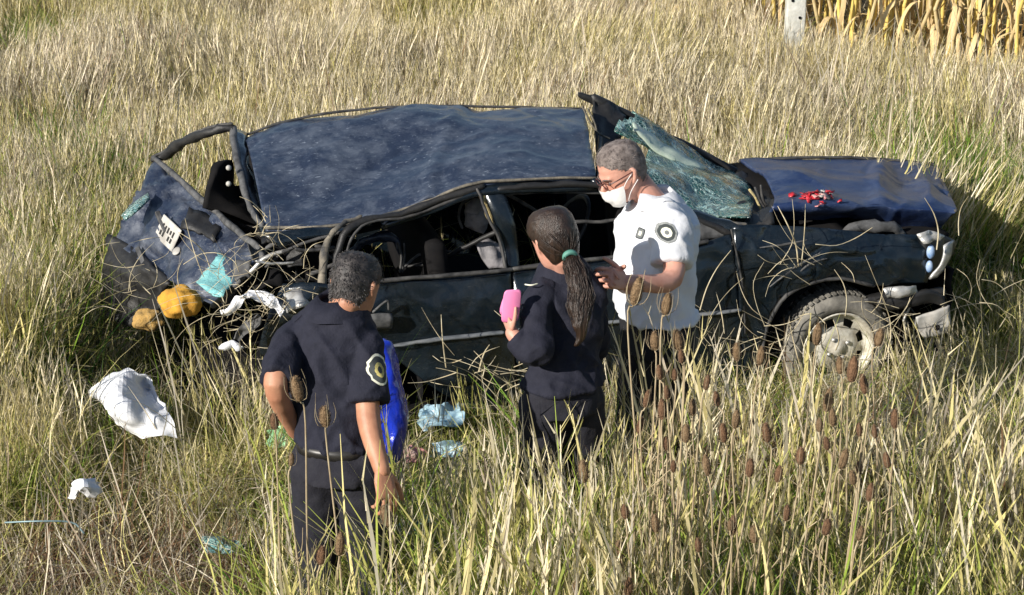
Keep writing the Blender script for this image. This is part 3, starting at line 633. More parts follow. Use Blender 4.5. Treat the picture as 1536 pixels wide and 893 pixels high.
# ================================================================== PEOPLE
HP = [(.124, .004, -.004, .004), (.120, .035, -.045, .035), (.105, .062, -.075, .056), (.08, .080, -.094, .070), (.05, .090, -.102, .077), (.02, .093, -.103, .0785),
      (-.005, .087, -.100, .077), (-.03, .088, -.092, .074), (-.055, .088, -.080, .069), (-.078, .086, -.064, .062), (-.098, .079, -.045, .052), (-.113, .068, -.02, .038), (-.120, .052, .0, .022)]
def hpar(z):
    for a, b in zip(HP, HP[1:]):
        if z <= a[0] and z >= b[0]:
            t = (a[0] - z) / (a[0] - b[0]); return [a[i] + (b[i] - a[i]) * t for i in (1, 2, 3)]
    return HP[0][1:] if z > 0 else HP[-1][1:]
class Head:
    def __init__(s, c, fwd, up, k=1.0):
        s.c = c; s.f = fwd.normalized(); s.r = s.f.cross(up).normalized(); s.u = s.r.cross(s.f); s.k = k
    def L(s, x, y, z): return s.c + (s.r * x + s.f * y + s.u * z) * s.k
    def pt(s, th, z, off=0):
        f, b, w = hpar(z); c_, s_ = cos(th), sin(th)
        e = .85 if c_ > 0 else 1.0
        y = (f if c_ > 0 else -b) * math.copysign(abs(c_) ** e, c_); x = w * s_
        n = Vector((s_, c_, z * 4)).normalized() * off
        return s.L(x + n.x, y + n.y, z + n.z)
    def mesh(s, bm):
        L_ = None; first = None; seg = 24
        for (z, *_r) in HP:
            V = [bm.verts.new(s.pt(2 * pi * q / seg, z)) for q in range(seg)]
            if L_:
                for q in range(seg): bm.faces.new((L_[q], L_[(q + 1) % seg], V[(q + 1) % seg], V[q]))
            else: first = V
            L_ = V
        bm.faces.new(first[::-1]); bm.faces.new(L_)
        limb(bm, [s.L(0, .085, .01), s.L(0, .103, -.02), s.L(0, .112, -.038), s.L(0, .095, -.046)], [.008, .011, .014, .012], 8, 2)      # nose
        limb(bm, [s.L(-.02, .088, -.072), s.L(0, .095, -.072), s.L(.02, .088, -.072)], [.006, .009, .006], 8, 2)                         # lips
        limb(bm, [s.L(-.015, .07, -.108), s.L(.015, .07, -.108)], [.016, .016], 8, 1)
        limb(bm, [s.L(-.045, .078, .018), s.L(0, .089, .016), s.L(.045, .078, .018)], [.010, .011, .010], 8, 2)
        for sg in (-1, 1):
            limb(bm, [s.L(sg * .078, -.004, -.035), s.L(sg * .084, -.016, -.012), s.L(sg * .088, -.022, .012), s.L(sg * .080, -.010, .024)], [.007, .010, .011, .008], 8, 2, .7)
    def hair(s, name, mat, parent, th0=.014, front=.062, side=.012, back=-.075, seg=56, nzs=.006, spot=None, off=0):
        bm = bmesh.new(); zs = [.124 - .0055 * j for j in range(40)]
        def line(th):
            c_ = cos(th)
            return side + (front - side) * max(0, c_) ** .7 if c_ > 0 else side + (back - side) * min(1, (-c_) * 1.6)
        G = []
        for z in zs:
            row = []
            for q in range(seg):
                th = 2 * pi * q / seg; p0 = s.pt(th, z)
                ed = max(0, min(1, (z - line(th)) / .03 + .15)); t = th0 * ed + nzs * noise.noise(p0 * 55) * ed + nzs * .6 * noise.noise(p0 * 130) * ed
                row.append(s.pt(th, z, max(-.002, t)))
            G.append(row)
        V = [[bm.verts.new(p) for p in r] for r in G]
        for j in range(len(zs) - 1):
            for q in range(seg):
                th = 2 * pi * (q + .5) / seg
                if zs[j + 1] > line(th) + .003 * sin(q * 7.3):
                    bm.faces.new((V[j][q], V[j][(q + 1) % seg], V[j + 1][(q + 1) % seg], V[j + 1][q]))
        bm.faces.new(V[0][::-1])
        bmesh.ops.delete(bm, geom=[v for v in bm.verts if not v.link_faces], context='VERTS')
        return build(name, bm, mat, parent)
    def strands(s, name, mat, parent, n=500, ln=.02, front=.062, side=.012, back=-.075, seed=1, w=.0022):
        rr = random.Random(seed); bm = bmesh.new()
        for _ in range(n):
            th = rr.uniform(0, 2 * pi); z = rr.uniform(-.07, .122); c_ = cos(th)
            l = side + (front - side) * max(0, c_) ** .7 if c_ > 0 else side + (back - side) * min(1, (-c_) * 1.6)
            if z < l + .004: continue
            p = s.pt(th, z, .010); o = (p - s.c).normalized(); d = (o * .55 + Vector((rr.uniform(-1, 1), rr.uniform(-1, 1), rr.uniform(-1.6, -.2))) * .55).normalized()
            sd_ = d.cross(o).normalized() * w if d.cross(o).length > .01 else s.r * w
            a, b, c2, d2 = bm.verts.new(p - sd_), bm.verts.new(p + sd_), bm.verts.new(p + d * ln * .6 + sd_ * .7 - UP * .001), bm.verts.new(p + d * ln - UP * .004)
            bm.faces.new((a, b, c2)); bm.faces.new((a, c2, d2))
        return build(name, bm, mat, parent, smooth=False, fix=False)
def hand(wrist, dr, nrm, side, curl=(.35, .45, .4), k=1.0, spread=.06, tcurl=.3):
    """palm + four fingers + thumb; nrm = back of the hand; side = +1: thumb on +x side (x = dr x nrm)"""
    dr = dr.normalized(); nrm = (nrm - dr * nrm.dot(dr)).normalized(); x = dr.cross(nrm) * side
    bm = bmesh.new()
    loft(bm, [(wrist - dr * .03, x, nrm, .027 * k, .020 * k, .020 * k), (wrist, x, nrm, .027 * k, .018 * k, .018 * k), (wrist + dr * .035 * k, x, nrm, .038 * k, .014 * k, .018 * k),
              (wrist + dr * .085 * k, x, nrm, .042 * k, .012 * k, .012 * k), (wrist + dr * .098 * k, x, nrm, .038 * k, .007 * k, .007 * k)], 16, 2.6)
    lens = ((.043, .026, .020), (.048, .030, .021), (.045, .028, .021), (.034, .021, .018)); offs = (.031, .0105, -.0105, -.031)
    for i in range(4):
        p = wrist + dr * (.088 - .006 * abs(i - 1)) * k + x * offs[i] * k; d = (dr + x * (spread * (1.5 - i))).normalized(); n = nrm.copy(); pts = [p]
        for j in range(3):
            a = curl[j] * (1 + .12 * i); d2 = d * cos(a) - n * sin(a); n = n * cos(a) + d * sin(a); d = d2
            p = p + d * lens[i][j] * k; pts.append(p)
        limb(bm, pts, [.0092 * k, .0085 * k, .0078 * k, .0062 * k], 8, 2)
    p = wrist + dr * .022 * k + x * .028 * k; d = (dr * .75 + x * .75 - nrm * .35).normalized(); pts = [p]
    for j, l in enumerate((.042, .032, .026)):
        p = p + d * l * k; pts.append(p); d = (d + (dr * .6 - x * tcurl - nrm * .15) * .5).normalized()
    limb(bm, pts, [.014 * k, .0105 * k, .0095 * k, .0072 * k], 8, 2)
    return remesh(bm, .0028, 3)
def shoe(parent, ank, f):
    bm = bmesh.new(); s = f.cross(UP)
    loft(bm, [(Vector((ank.x, ank.y, z)) + f * .07, s, f, .047 * k1, .19 * k2, .10) for z, k1, k2 in ((gz(ank.x, ank.y) - .0, 1, 1), (gz(ank.x, ank.y) + .03, 1.02, .98), (gz(ank.x, ank.y) + .07, .9, .72), (gz(ank.x, ank.y) + .12, .85, .25))], 20)
    return build('shoe', remesh(bm, .008, 2) and bm if False else bm, M['leather'], parent)
def figure(name, label, sidev, f, P, k, mats, head, arms, sleeves, ground_xy=None, long_sleeve=False, hem=None, bodyr=None, tuck=0):
    """P: dict of spine centres; arms: list of dict(sh, el, wr, hand=(dir,nrm,side,curl))"""
    px, py_ = P['pelvis'].x, P['pelvis'].y; g = gz(px, py_)
    t = thing(name, Vector((px, py_, g)), label, 'person')
    s = sidev
    R = bodyr
    skin = bmesh.new()
    def torso(bm, add, rows, e=2.3):
        loft(bm, [(P[n] if isinstance(n, str) else n, s, f, (hs + add), (hf + add), (hb + add)) for (n, hs, hf, hb) in rows], 28, e)
    torso(skin, -.012, R)
    # legs
    hipz = P['pelvis'].z - .06; legs = []
    for sg in (-1, 1):
        h = Vector((px, py_, hipz)) + s * sg * .085 * k; kn = Vector((px, py_, g + .49 * k)) + s * sg * .105 + f * .03; an = Vector((px, py_, g + .09)) + s * sg * .12
        legs.append((h, kn, an)); limb(skin, [h, kn, an], [.078 * k, .052 * k, .036 * k], 14, 4)
        limb(skin, [an - UP * .03 - f * .03, an - UP * .05 + f * .13], [.035, .028], 10, 2)
    for a in arms: limb(skin, [a['sh'], a['el'], a['wr']], [.046 * k, .042 * k, .029 * k], 14, 5)
    limb(skin, [P['neck'] - UP * .03, head.L(0, -.035, -.07)], [.058 * k, .052 * k], 16, 3); head.mesh(skin)
    ms = [remesh(skin, .0055, 5)]
    for a in arms:
        h = a.get('hand')
        if h: ms.append(hand(a['wr'] , *h))
    body = link('body', join_meshes(ms), M[mats['skin']], t)
    # trousers
    bm = bmesh.new()
    torso(bm, .006, [('pelvis_lo', R[0][1] * .92, R[0][2], R[0][3]), ('pelvis', R[0][1], R[0][2], R[0][3]), ('waist', R[1][1] * .98, R[1][2] * .97, R[1][3] * .97)])
    for (h, kn, an) in legs: limb(bm, [h + UP * .04, kn, an - UP * .02], [.100 * k, .078 * k, .066 * k], 16, 5)
    me = remesh(bm, .009, 4); displace(me, lambda c: .007 * noise.noise(Vector((c.x * 9, c.y * 9, c.z * 16))) + .004 * noise.noise(c * 30))
    tr = link('trousers', me, M[mats['trousers']], t)
    # belt
    bw = P['waist'].lerp(P['pelvis'], .25); bm = bmesh.new()
    loft(bm, [(bw - UP * .018, s, f, R[1][1] + .012, R[1][2] + .012, R[1][3] + .012), (bw + UP * .018, s, f, R[1][1] + .012, R[1][2] + .012, R[1][3] + .012)], 32, 2.3)
    if not hem: build('belt', bm, M['leather'], t)
    else: bm.free()
    # shirt
    bm = bmesh.new(); rows = [r for r in R[1:]]
    if hem: rows = [(hem, R[0][1] + .008, R[0][2] + .008, R[0][3] + .008)] + rows
    else: rows = [(P['waist'].lerp(P['pelvis'], .15), R[1][1] + .004, R[1][2] + .004, R[1][3] + .004)] + rows
    torso(bm, .010, rows)
    for q, sl in enumerate(sleeves): limb(bm, sl[0], sl[1], 18, 5, cap=False)
    me = remesh(bm, .0065, 4)
    def folds(c):
        q = (c - P['waist']); u = q.dot(s); w = q.z
        return .006 * noise.noise(Vector((u * 7 + w * 5, q.dot(f) * 6, w * 6 + 3))) + .007 * max(0, 1 - abs(noise.noise(Vector((u * 8 + w * 7, q.dot(f) * 8, w * 4 + 17)))) * 5) + .007 * (1 - abs(noise.noise(Vector((u * 9 + w * 4, q.dot(f) * 8, w * 2.5 + 7)))) * 3) + .005 * (1 - abs(noise.noise(Vector((u * 16 - w * 10, q.dot(f) * 12, w * 9)))) * 2.5) + .0015 * noise.noise(c * 45)
    displace(me, folds)
    sh = link('shirt', me, M[mats['shirt']], t)
    # collar
    bm = bmesh.new(); seg = 26; V = []
    nk = P['neck']; upn = (head.c - nk); upn = (upn * .35 + UP * upn.length * .65).normalized()
    for j, (r, h) in enumerate(((.080, -.02), (.068, .034), (.080, .046), (.112, .004), (.122, -.020))):
        row = []
        for q in range(seg + 1):
            an = (q / seg) * 2 * pi * .90 + pi * .5 + pi * .10
            d = s * cos(an) * r * 1.0 + f * sin(an) * r * .95
            row.append(bm.verts.new(nk + d * k + upn * h + UP * (.004 * sin(q))))
        V.append(row)
    for j in range(4):
        for q in range(seg): bm.faces.new((V[j][q], V[j][q + 1], V[j + 1][q + 1], V[j + 1][q]))
    build('collar', bm, M[mats['shirt']], sh)
    for (h, kn, an) in legs: shoe(t, an, f)
    return t, body, sh, tr
def decal(name, b, c, n, up, rings, parent, shape, cells=14, lift=.004):
    """patch projected on a garment; rings: list of (radius factor, material key) from the outside in"""
    n = n.normalized(); x = up.cross(n).normalized(); y = n.cross(x)
    root = None
    for q, (rf_, mk) in enumerate(rings):
        bm = bmesh.new(); seg = 28; P_ = []
        inner = rings[q + 1][0] if q + 1 < len(rings) else 0
        for k_ in range(3):
            rr = rf_ + (inner * .96 - rf_) * k_ / 2; row = []
            for a in range(seg):
                an = 2 * pi * a / seg; r = shape(an) * rr
                p = c + x * cos(an) * r + y * sin(an) * r + n * .12; h = b.ray_cast(p, -n)
                row.append((h[0] if h[0] is not None else c) + n * (lift + .0008 * q))
            P_.append(row)
        V = [[bm.verts.new(p) for p in r] for r in P_]
        for j in range(2):
            for a in range(seg): bm.faces.new((V[j][a], V[j][(a + 1) % seg], V[j + 1][(a + 1) % seg], V[j + 1][a]))
        o = build(name if root is None else 'patch_ring', bm, M[mk], parent if root is None else root)
        if root is None: root = o
    return root, x, y

def epaulette(b, a, c, mat, parent, hw=.024, lift=.007):
    d = (c - a); sd_ = d.cross(UP).normalized(); bm = bmesh.new(); V = []
    for t in range(7):
        row = []
        for q in (-1, -.5, .5, 1):
            p = a + d * (t / 6) + sd_ * hw * q * (1 if t else .6) + UP * .15; h = b.ray_cast(p, -UP)
            row.append((h[0] if h[0] is not None else p - UP * .15) + UP * (lift if abs(q) < 1 else lift * .5))
        V.append([bm.verts.new(p) for p in row])
    for t in range(6):
        for q in range(3): bm.faces.new((V[t][q], V[t][q + 1], V[t + 1][q + 1], V[t + 1][q]))
    e = build('epaulette', bm, mat, parent)
    p = sum((v.co for v in e.data.vertices[4:8]), Vector()) / 4; bm = bmesh.new(); bmesh.ops.create_uvsphere(bm, u_segments=8, v_segments=6, radius=.007, matrix=Matrix.Translation(wmat(parent) @ p)); build('button', bm, M['silver'], e)
# --- man in navy, back to the viewer
f = Vector((.26, .966, 0)); s = Vector((.966, -.26, 0))
P = dict(pelvis_lo=W(509, 712, 7.0), pelvis=W(509, 690, 7.0), waist=W(505, 655, 7.0), neck=W(506, 462, 6.98))
R = [('pelvis', .142, .112, .12), ('waist', .130, .115, .11), (W(503, 610, 7.0), .137, .118, .11), (W(500, 555, 7.0), .148, .115, .115), (W(500, 515, 7.0), .156, .105, .11), (W(501, 490, 6.99), .146, .085, .095), (W(502, 470, 6.98), .105, .075, .08), (W(505, 458, 6.98), .062, .06, .06)]
hdN = Head(W(533, 430, 6.97), Vector((.42, .78, -.46)), Vector((.15, .40, .9)), .97)
arms = [dict(sh=W(442, 508, 7.0), el=W(413, 576, 6.83), wr=W(444, 648, 7.05), hand=(W(470, 668, 7.15) - W(444, 648, 7.05), Vector((-.6, -.5, .2)), 1, (.5, .6, .5))),
        dict(sh=W(550, 515, 6.96), el=W(553, 628, 6.88), wr=W(573, 706, 6.82), hand=(W(581, 745, 6.80) - W(573, 706, 6.82), Vector((.55, -.75, .1)), -1, (.35, .5, .45)))]
sl = [([W(454, 498, 7.0), W(441, 512, 7.0), W(425, 545, 6.91), W(415, 571, 6.83)], [.054, .061, .060, .060]), ([W(542, 503, 6.98), W(550, 525, 6.95), W(552, 570, 6.91), W(553, 602, 6.89)], [.056, .064, .063, .063])]
manN, bodyN, shirtN, _ = figure('person', 'man in navy short sleeved uniform seen from behind looking down at the grass', s, f, P, 1.0, dict(skin='skin2', shirt='navy', trousers='navy2'), hdN, arms, sl, bodyr=R)
hr = hdN.hair('hair', M['darkhair'], manN, .006, .050, .004, -.085, nzs=.002); hdN.strands('hair_strands', M['darkhair'], hr, 1800, .008, .05, .006, -.082, w=.0018)
bN = bvh_of(shirtN)
epaulette(bN, W(524, 470, 6.98), W(551, 498, 6.97), M['navy'], shirtN)
epaulette(bN, W(480, 470, 6.98), W(442, 492, 7.0), M['navy'], shirtN)
decal('shoulder_patch', bN, W(561, 551, 6.9), Vector((.45, -.85, .15)), UP, [(1, 'patchwhite'), (.84, 'patchdark'), (.46, 'patchgold'), (.22, 'patchdark')], shirtN, lambda a: .040 * (1 + .07 * cos(4 * a)) * (1.22 if abs(sin(a)) > .6 else 1))
# --- man in white shirt, facing left
f = Vector((-.90, -.436, 0)); s = Vector((-.436, .90, 0))
P = dict(pelvis_lo=W(986, 525, 8.0), pelvis=W(985, 500, 8.0), waist=W(984, 462, 8.0), neck=W(984, 300, 8.0))
R = [('pelvis', .165, .125, .135), ('waist', .160, .135, .125), (W(984, 425, 8.0), .170, .14, .12), (W(984, 385, 8.0), .185, .135, .13), (W(986, 348, 8.0), .198, .12, .125), (W(989, 322, 8.0), .180, .09, .11), (W(988, 307, 8.0), .110, .075, .08), (W(985, 297, 8.0), .064, .06, .06)]
hdW = Head(W(934, 257, 7.95), Vector((-.84, -.34, -.42)), Vector((-.42, -.1, .9)), .98)
arms = [dict(sh=W(1001, 333, 7.83), el=W(1008, 418, 7.72), wr=W(938, 424, 7.55), hand=(W(905, 412, 7.44) - W(938, 424, 7.55), Vector((.15, -.8, .5)), 1, (.75, .9, .7), 1.0, .03)),
        dict(sh=W(972, 330, 8.17), el=W(950, 422, 7.98), wr=W(919, 416, 7.62), hand=(W(894, 402, 7.44) - W(919, 416, 7.62), Vector((-.5, .6, .55)), -1, (.5, .7, .6)))]
sl = [([W(992, 325, 7.9), W(1003, 340, 7.83), W(1006, 370, 7.80), W(1006, 396, 7.78)], [.070, .086, .078, .078]), ([W(980, 325, 8.1), W(968, 345, 8.16), W(960, 380, 8.15)], [.07, .08, .078])]
manW, bodyW, shirtW, _ = figure('person', 'grey haired man in white short sleeved shirt and white face mask standing by the car', s, f, P, 1.03, dict(skin='skin', shirt='wshirt', trousers='blackcloth'), hdW, arms, sl, bodyr=R, hem=W(984, 472, 8.0))
hr = hdW.hair('hair', M['greyhair'], manW, .005, .072, .016, -.070, nzs=.001); hdW.strands('hair_strands', M['greyhair'], hr, 1500, .0045, .072, .018, -.068, w=.0013)
# mask
bm = bmesh.new(); V = []
for j in range(9):
    z = -.022 - .0115 * j; row = []
    for q in range(21):
        th = (q / 20 - .5) * 2.3 * (1 - .25 * (j / 8) ** 2); off = .012 + .012 * cos(th * 1.3) + (.010 if abs(th) < .35 and j < 5 else 0) + .002 * sin(j * 3)
        row.append(bm.verts.new(hdW.pt(th, max(z, -.119), off)))
    V.append(row)
for j in range(8):
    for q in range(20): bm.faces.new((V[j][q], V[j][q + 1], V[j + 1][q + 1], V[j + 1][q]))
mk = build('face_mask', bm, M['mask'], manW)
for sg in (-1, 1):
    for zz, ze in ((-.035, .012), (-.095, -.03)):
        tube('mask_strap', [hdW.pt(sg * 1.1, zz, .012), hdW.pt(sg * 1.35, (zz + ze) / 2, .010), hdW.L(sg * .086, -.018, ze)], .0016, M['mask'], mk, 5)
gl = []
for sg in (-1, 1):
    ce = hdW.L(sg * .033, .103, -.004); pts = [ce + hdW.r * .026 * cos(a) * 1.0 + hdW.u * .017 * sin(a) for a in [2 * pi * q / 12 for q in range(13)]]
    gl.append(tube('glasses_frame', pts, .0022, M['lens'], manW if sg < 0 else gl[0], 5, 2))
    tube('temple', [hdW.L(sg * .060, .095, .004), hdW.L(sg * .082, .05, .010), hdW.L(sg * .088, -.015, .012)], .0026, M['lens'], gl[0], 5)
    bm = bmesh.new(); bmesh.ops.create_uvsphere(bm, u_segments=10, v_segments=8, radius=.0085, matrix=Matrix.Translation(hdW.L(sg * .032, .077, -.004))); build('eye', bm, M['eye'], manW)
    tube('eyebrow', [hdW.L(sg * .016, .098, .014), hdW.L(sg * .035, .095, .020), hdW.L(sg * .052, .080, .016)], [.003, .0038, .002], M['brow'], manW, 5)
tube('bridge', [hdW.L(-.008, .108, -.002), hdW.L(0, .112, .001), hdW.L(.008, .108, -.002)], .002, M['lens'], gl[0], 5)
bW = bvh_of(shirtW)
epaulette(bW, W(991, 300, 7.93), W(1002, 322, 7.83), M['wshirt'], shirtW)
epaulette(bW, W(978, 300, 8.05), W(970, 318, 8.15), M['wshirt'], shirtW)
pt, x_, y_ = decal('shoulder_patch', bW, W(998, 347, 7.75), Vector((.15, -1, .12)), UP, [(1, 'patchgrey2'), (.80, 'patchdark'), (.50, 'patchwhite'), (.22, 'patchgrey')], shirtW, lambda a: .038 * (1 + .03 * cos(8 * a)))
decal('chest_badge', bW, W(952, 353, 7.85), Vector((-.5, -.85, .1)), UP, [(1, 'patchdark'), (.80, 'patchgrey'), (.4, 'patchwhite')], shirtW, lambda a: .020 / max(abs(cos(a)), abs(sin(a))) ** .8 * 1.0)
# --- woman with ponytail
f = Vector((-.45, .89, 0)); s = Vector((.89, .45, 0))
P = dict(pelvis_lo=W(843, 615, 7.5), pelvis=W(843, 592, 7.5), waist=W(846, 545, 7.5), neck=W(846, 405, 7.5))
R = [('pelvis', .138, .108, .112), ('waist', .118, .098, .094), (W(848, 505, 7.5), .122, .10, .098), (W(850, 465, 7.5), .135, .105, .10), (W(850, 436, 7.5), .142, .09, .098), (W(849, 420, 7.5), .128, .075, .08), (W(847, 408, 7.5), .085, .06, .065), (W(846, 401, 7.5), .052, .05, .05)]
hdG = Head(W(831, 360, 7.43), Vector((-.45, .78, -.42)), Vector((-.25, .34, .9)), .95)
arms = [dict(sh=W(813, 442, 7.44), el=W(801, 528, 7.30), wr=W(768, 500, 7.33), hand=(W(758, 474, 7.33) - W(768, 500, 7.33), Vector((-.95, -.3, .1)), 1, (.75, .7, .5), .82)),
        dict(sh=W(885, 442, 7.56), el=W(897, 525, 7.72), wr=W(850, 500, 7.86), hand=(Vector((-1, .2, .2)), Vector((0, 1, 0)), 1, (.6, .6, .5), .88))]
sl = [([W(820, 432, 7.45), W(809, 445, 7.42), W(806, 490, 7.36), W(805, 528, 7.30), W(788, 518, 7.33), W(773, 506, 7.33)], [.050, .056, .054, .058, .048, .038]), ([W(878, 432, 7.55), W(886, 445, 7.58), W(889, 525, 7.72), W(860, 505, 7.84)], [.05, .056, .05, .04])]
girl, bodyG, shirtG, _ = figure('person', 'woman in dark jacket with long brown ponytail seen from behind holding a pink pad', s, f, P, .93, dict(skin='skin', shirt='navy', trousers='navy2'), hdG, arms, sl, bodyr=R, hem=W(844, 575, 7.5))
hg = hdG.hair('hair', M['brownhair'], girl, .016, .060, -.012, -.112, nzs=.0015)
rnd = random.Random(3)
tie = W(855, 385, 7.34)
pony = []
ctr = smooth_path([W(855, 380, 7.36), W(860, 395, 7.32), W(868, 418, 7.29), W(872, 445, 7.28), W(869, 470, 7.27), W(872, 492, 7.27), W(864, 520, 7.28)], 6)
wid = [.018, .030, .038, .040, .036, .028, .006]
bm = bmesh.new(); rg = []
for i, c in enumerate(ctr):
    t = i / 6; j = min(int(t), 5); w_ = wid[j] + (wid[j + 1] - wid[j]) * (t - j); tg = (ctr[min(i + 1, len(ctr) - 1)] - ctr[max(i - 1, 0)]).normalized()
    sx = Vector((1, .2, 0)); sx = (sx - tg * sx.dot(tg)).normalized(); sy = tg.cross(sx)
    rg.append((c + sx * .006 * sin(i * .8), sx, sy, w_, w_ * .62, w_ * .62))
loft(bm, rg, 40, 2.0)
cen_ = [r[0] for r in rg]
for v in bm.verts:
    i = min(range(len(cen_)), key=lambda q: (cen_[q] - v.co).length_squared); d = v.co - cen_[i]
    if d.length > 1e-4:
        an = math.atan2(d.dot(rg[i][2]), d.dot(rg[i][1])); g_ = noise.noise(Vector((cos(an) * 5, sin(an) * 5, i * .12))) + .6 * noise.noise(Vector((cos(an) * 14, sin(an) * 14, i * .1 + 5)))
        v.co += d * .20 * g_
build('ponytail', bm, M['brownhair'], hg)
bm = bmesh.new()
for k_ in range(90):
    an = rnd.uniform(0, 2 * pi); ph = rnd.uniform(0, 6); i0 = rnd.randint(0, 8); i1 = rnd.randint(18, len(rg) - 1); rr_ = rnd.uniform(.9, 1.25)
    pts = [rg[i][0] + (rg[i][1] * cos(an + .02 * i) * rg[i][3] + rg[i][2] * sin(an + .02 * i) * rg[i][4]) * rr_ * (1 + .10 * sin(i * .5 + ph)) for i in range(i0, i1, 5)]
    if len(pts) > 1: limb(bm, pts, [.0013] * (len(pts) - 1) + [.0005], 4, 2)
build('loose_strands', bm, M['brownhair'], hg)
bm = bmesh.new(); revolve(bm, tie, (W(862, 405, 7.30) - W(850, 372, 7.38)).normalized(), [(.018, -.012), (.028, -.008), (.030, .004), (.020, .012), (.016, 0), (.018, -.012)], 20); build('hair_tie', bm, M['mint'], hg)
bm = bmesh.new()
for k_ in range(170):                                            # fine hairs pulled back over the skull
    th = rnd.uniform(-pi, pi); z0 = rnd.uniform(.0, .12); a = hdG.pt(th, z0, .0155)
    m_ = a.lerp(tie, .45); m_ = hdG.c + (m_ - hdG.c).normalized() * max((m_ - hdG.c).length, .112)
    if (a - tie).length > .15: continue
    limb(bm, [a, m_, tie.lerp(m_, .1)], [.0008, .0013, .0013], 4, 3)
build('hair_strands', bm, M['brownhair'], hg)
tube('shoulder_strap', [W(788, 427, 7.36), W(797, 428, 7.34), W(806, 426, 7.35)], .003, M['patchwhite'], shirtG, 6)
bmG = bvh_of(shirtG)
pad = thing('pink_pad', W(766, 480, 7.29), 'pink pad held up in the left hand of the woman with the ponytail', 'notepad')
bm = bmesh.new()
loft(bm, [(W(767, 458, 7.29) + Vector((.0, 1, 0)) * t, Vector((1, .15, 0)).normalized(), Vector((.1, 0, 1)).normalized(), .033 * q, .060 * q, .066 * q) for t, q in ((-.006, .93), (-.004, 1), (.004, 1), (.006, .93))], 24, 5.5)
build('cover', bm, M['pink'], pad)
bm = bmesh.new(); loft(bm, [(W(759, 452, 7.29) + Vector((.0, 1, 0)) * t, Vector((1, .15, 0)).normalized(), Vector((.3, 0, 1)).normalized(), .016, .038, .05) for t in (-.012, -.007)], 16, 2.5)
build('cover_flap', bm, M['pink'], pad)

def tangle(name, label, spots, n, rr_, vr, lr, mat, seed, up=.3):
    rnd_ = random.Random(seed); bm = bmesh.new()
    for _ in range(n):
        cx, cy, sx, sy = rnd_.choice(spots); x0, y0 = rnd_.gauss(cx, sx), rnd_.gauss(cy, sy); a = rnd_.uniform(-.4, pi + .4) if rnd_.random() < up else rnd_.uniform(0, 2 * pi)
        l = rnd_.uniform(*lr); b = rnd_.uniform(-1.2, 1.2); v = rnd_.uniform(*vr); pts = []; x, y = x0, y0
        for q in range(4):
            p = S(x, y, v + .03 * q * rnd_.uniform(-1, 1)); pts.append(p); x += cos(a) * l; y -= sin(a) * l; a += b * rnd_.uniform(.2, .7)
        r = rnd_.uniform(*rr_); limb(bm, pts, [r, r, r * .8, r * .4], 4, 3, .5)
    return tag(build(name, bm, M[mat], None, origin=S(spots[0][0], spots[0][1], 0)), label, 'straw', kind='stuff')
tangle('tangled_straw', 'tangled pale straw and twigs caught in the torn rear corner of the wreck', [(400, 350, 20, 12), (430, 405, 22, 22), (385, 475, 34, 24), (360, 500, 34, 22), (400, 450, 30, 20), (350, 480, 20, 20)], 100, (.0012, .0028), (-.22, .15), (8, 20), 'straw', 4)
tangle('tangled_straw', 'pale straw lying over the hanging tailgate and crushed bumper', [(245, 380, 45, 45), (200, 430, 30, 30), (330, 420, 25, 25)], 40, (.0014, .003), (-.75, -.45), (12, 34), 'straw', 5, 1)
tangle('bent_stalks', 'bent pale stalks leaning on the front wing and front door', [(1215, 400, 26, 20), (1160, 520, 26, 30), (1070, 500, 28, 30), (1300, 470, 30, 30)], 46, (.0022, .0042), (-.10, -.04), (12, 34), 'straw', 6, 1)
tangle('bent_stalks', 'bent pale stalks hanging over the dark space under the rear door', [(720, 560, 40, 16), (680, 570, 20, 20), (760, 580, 15, 25)], 26, (.0025, .005), (-.22, -.08), (14, 30), 'straw', 7, 1)
tangle('bent_stalks', 'bent pale stalks standing in front of the crushed front end', [(1400, 520, 40, 40), (1460, 470, 30, 50), (1340, 560, 30, 30)], 40, (.0022, .0042), (-.3, -.05), (16, 40), 'straw', 8, 1)
# ================================================================== LITTER
def crumple(name, label, cat, rows, mat, amp=.05, sc=9, ku=7, kv=7, seed=0, amp2=.02, sc2=25, th=.006, smooth=False):
    c = sum((p for r in rows for p in r), Vector()) / sum(len(r) for r in rows)
    t = thing(name, Vector((c.x, c.y, min(p.z for r in rows for p in r) - .02)), label, cat)
    o = panel('sheet', rows, M[mat], t, ku, kv, th, amp, sc, amp2, sc2, off=seed, smooth=smooth, ridged=True)
    return t, o
def PR(rows, z): return [[PZ(x, y, zz) for (x, y, zz) in r] for r in rows]
crumple('plastic_bag', 'large crumpled white plastic bag lying on the grass left of the men', 'bag', PR([[(162, 566, .46), (185, 560, .50), (216, 562, .50), (230, 578, .44)], [(140, 590, .36), (178, 596, .50), (222, 588, .40), (240, 604, .44)],
    [(160, 606, .36), (186, 622, .46), (220, 620, .44), (256, 626, .42)], [(182, 630, .34), (204, 648, .36), (238, 656, .36), (264, 660, .34)]], 0), 'whitebag', .026, 5, 11, 11, 2, .012, 18)
crumple('paper_tissue', 'small white tissue caught on dry stems at the far left', 'tissue', PR([[(106, 734, .54), (125, 718, .60), (148, 724, .54)], [(104, 744, .50), (126, 730, .60), (150, 738, .52)], [(108, 750, .50), (122, 740, .54), (148, 744, .52)]], 0), 'whitebag', .02, 14, 5, 5, 3)
crumple('cloth_bundle', 'pale cyan cloth bundle on the grass in the dark space under the rear door', 'cloth', PR([[(632, 622, .22), (655, 612, .28), (690, 616, .24)], [(630, 630, .24), (658, 624, .29), (694, 624, .27)], [(634, 646, .22), (655, 642, .25), (684, 636, .24)]], 0), 'cyan', .035, 12, 7, 7, 4)
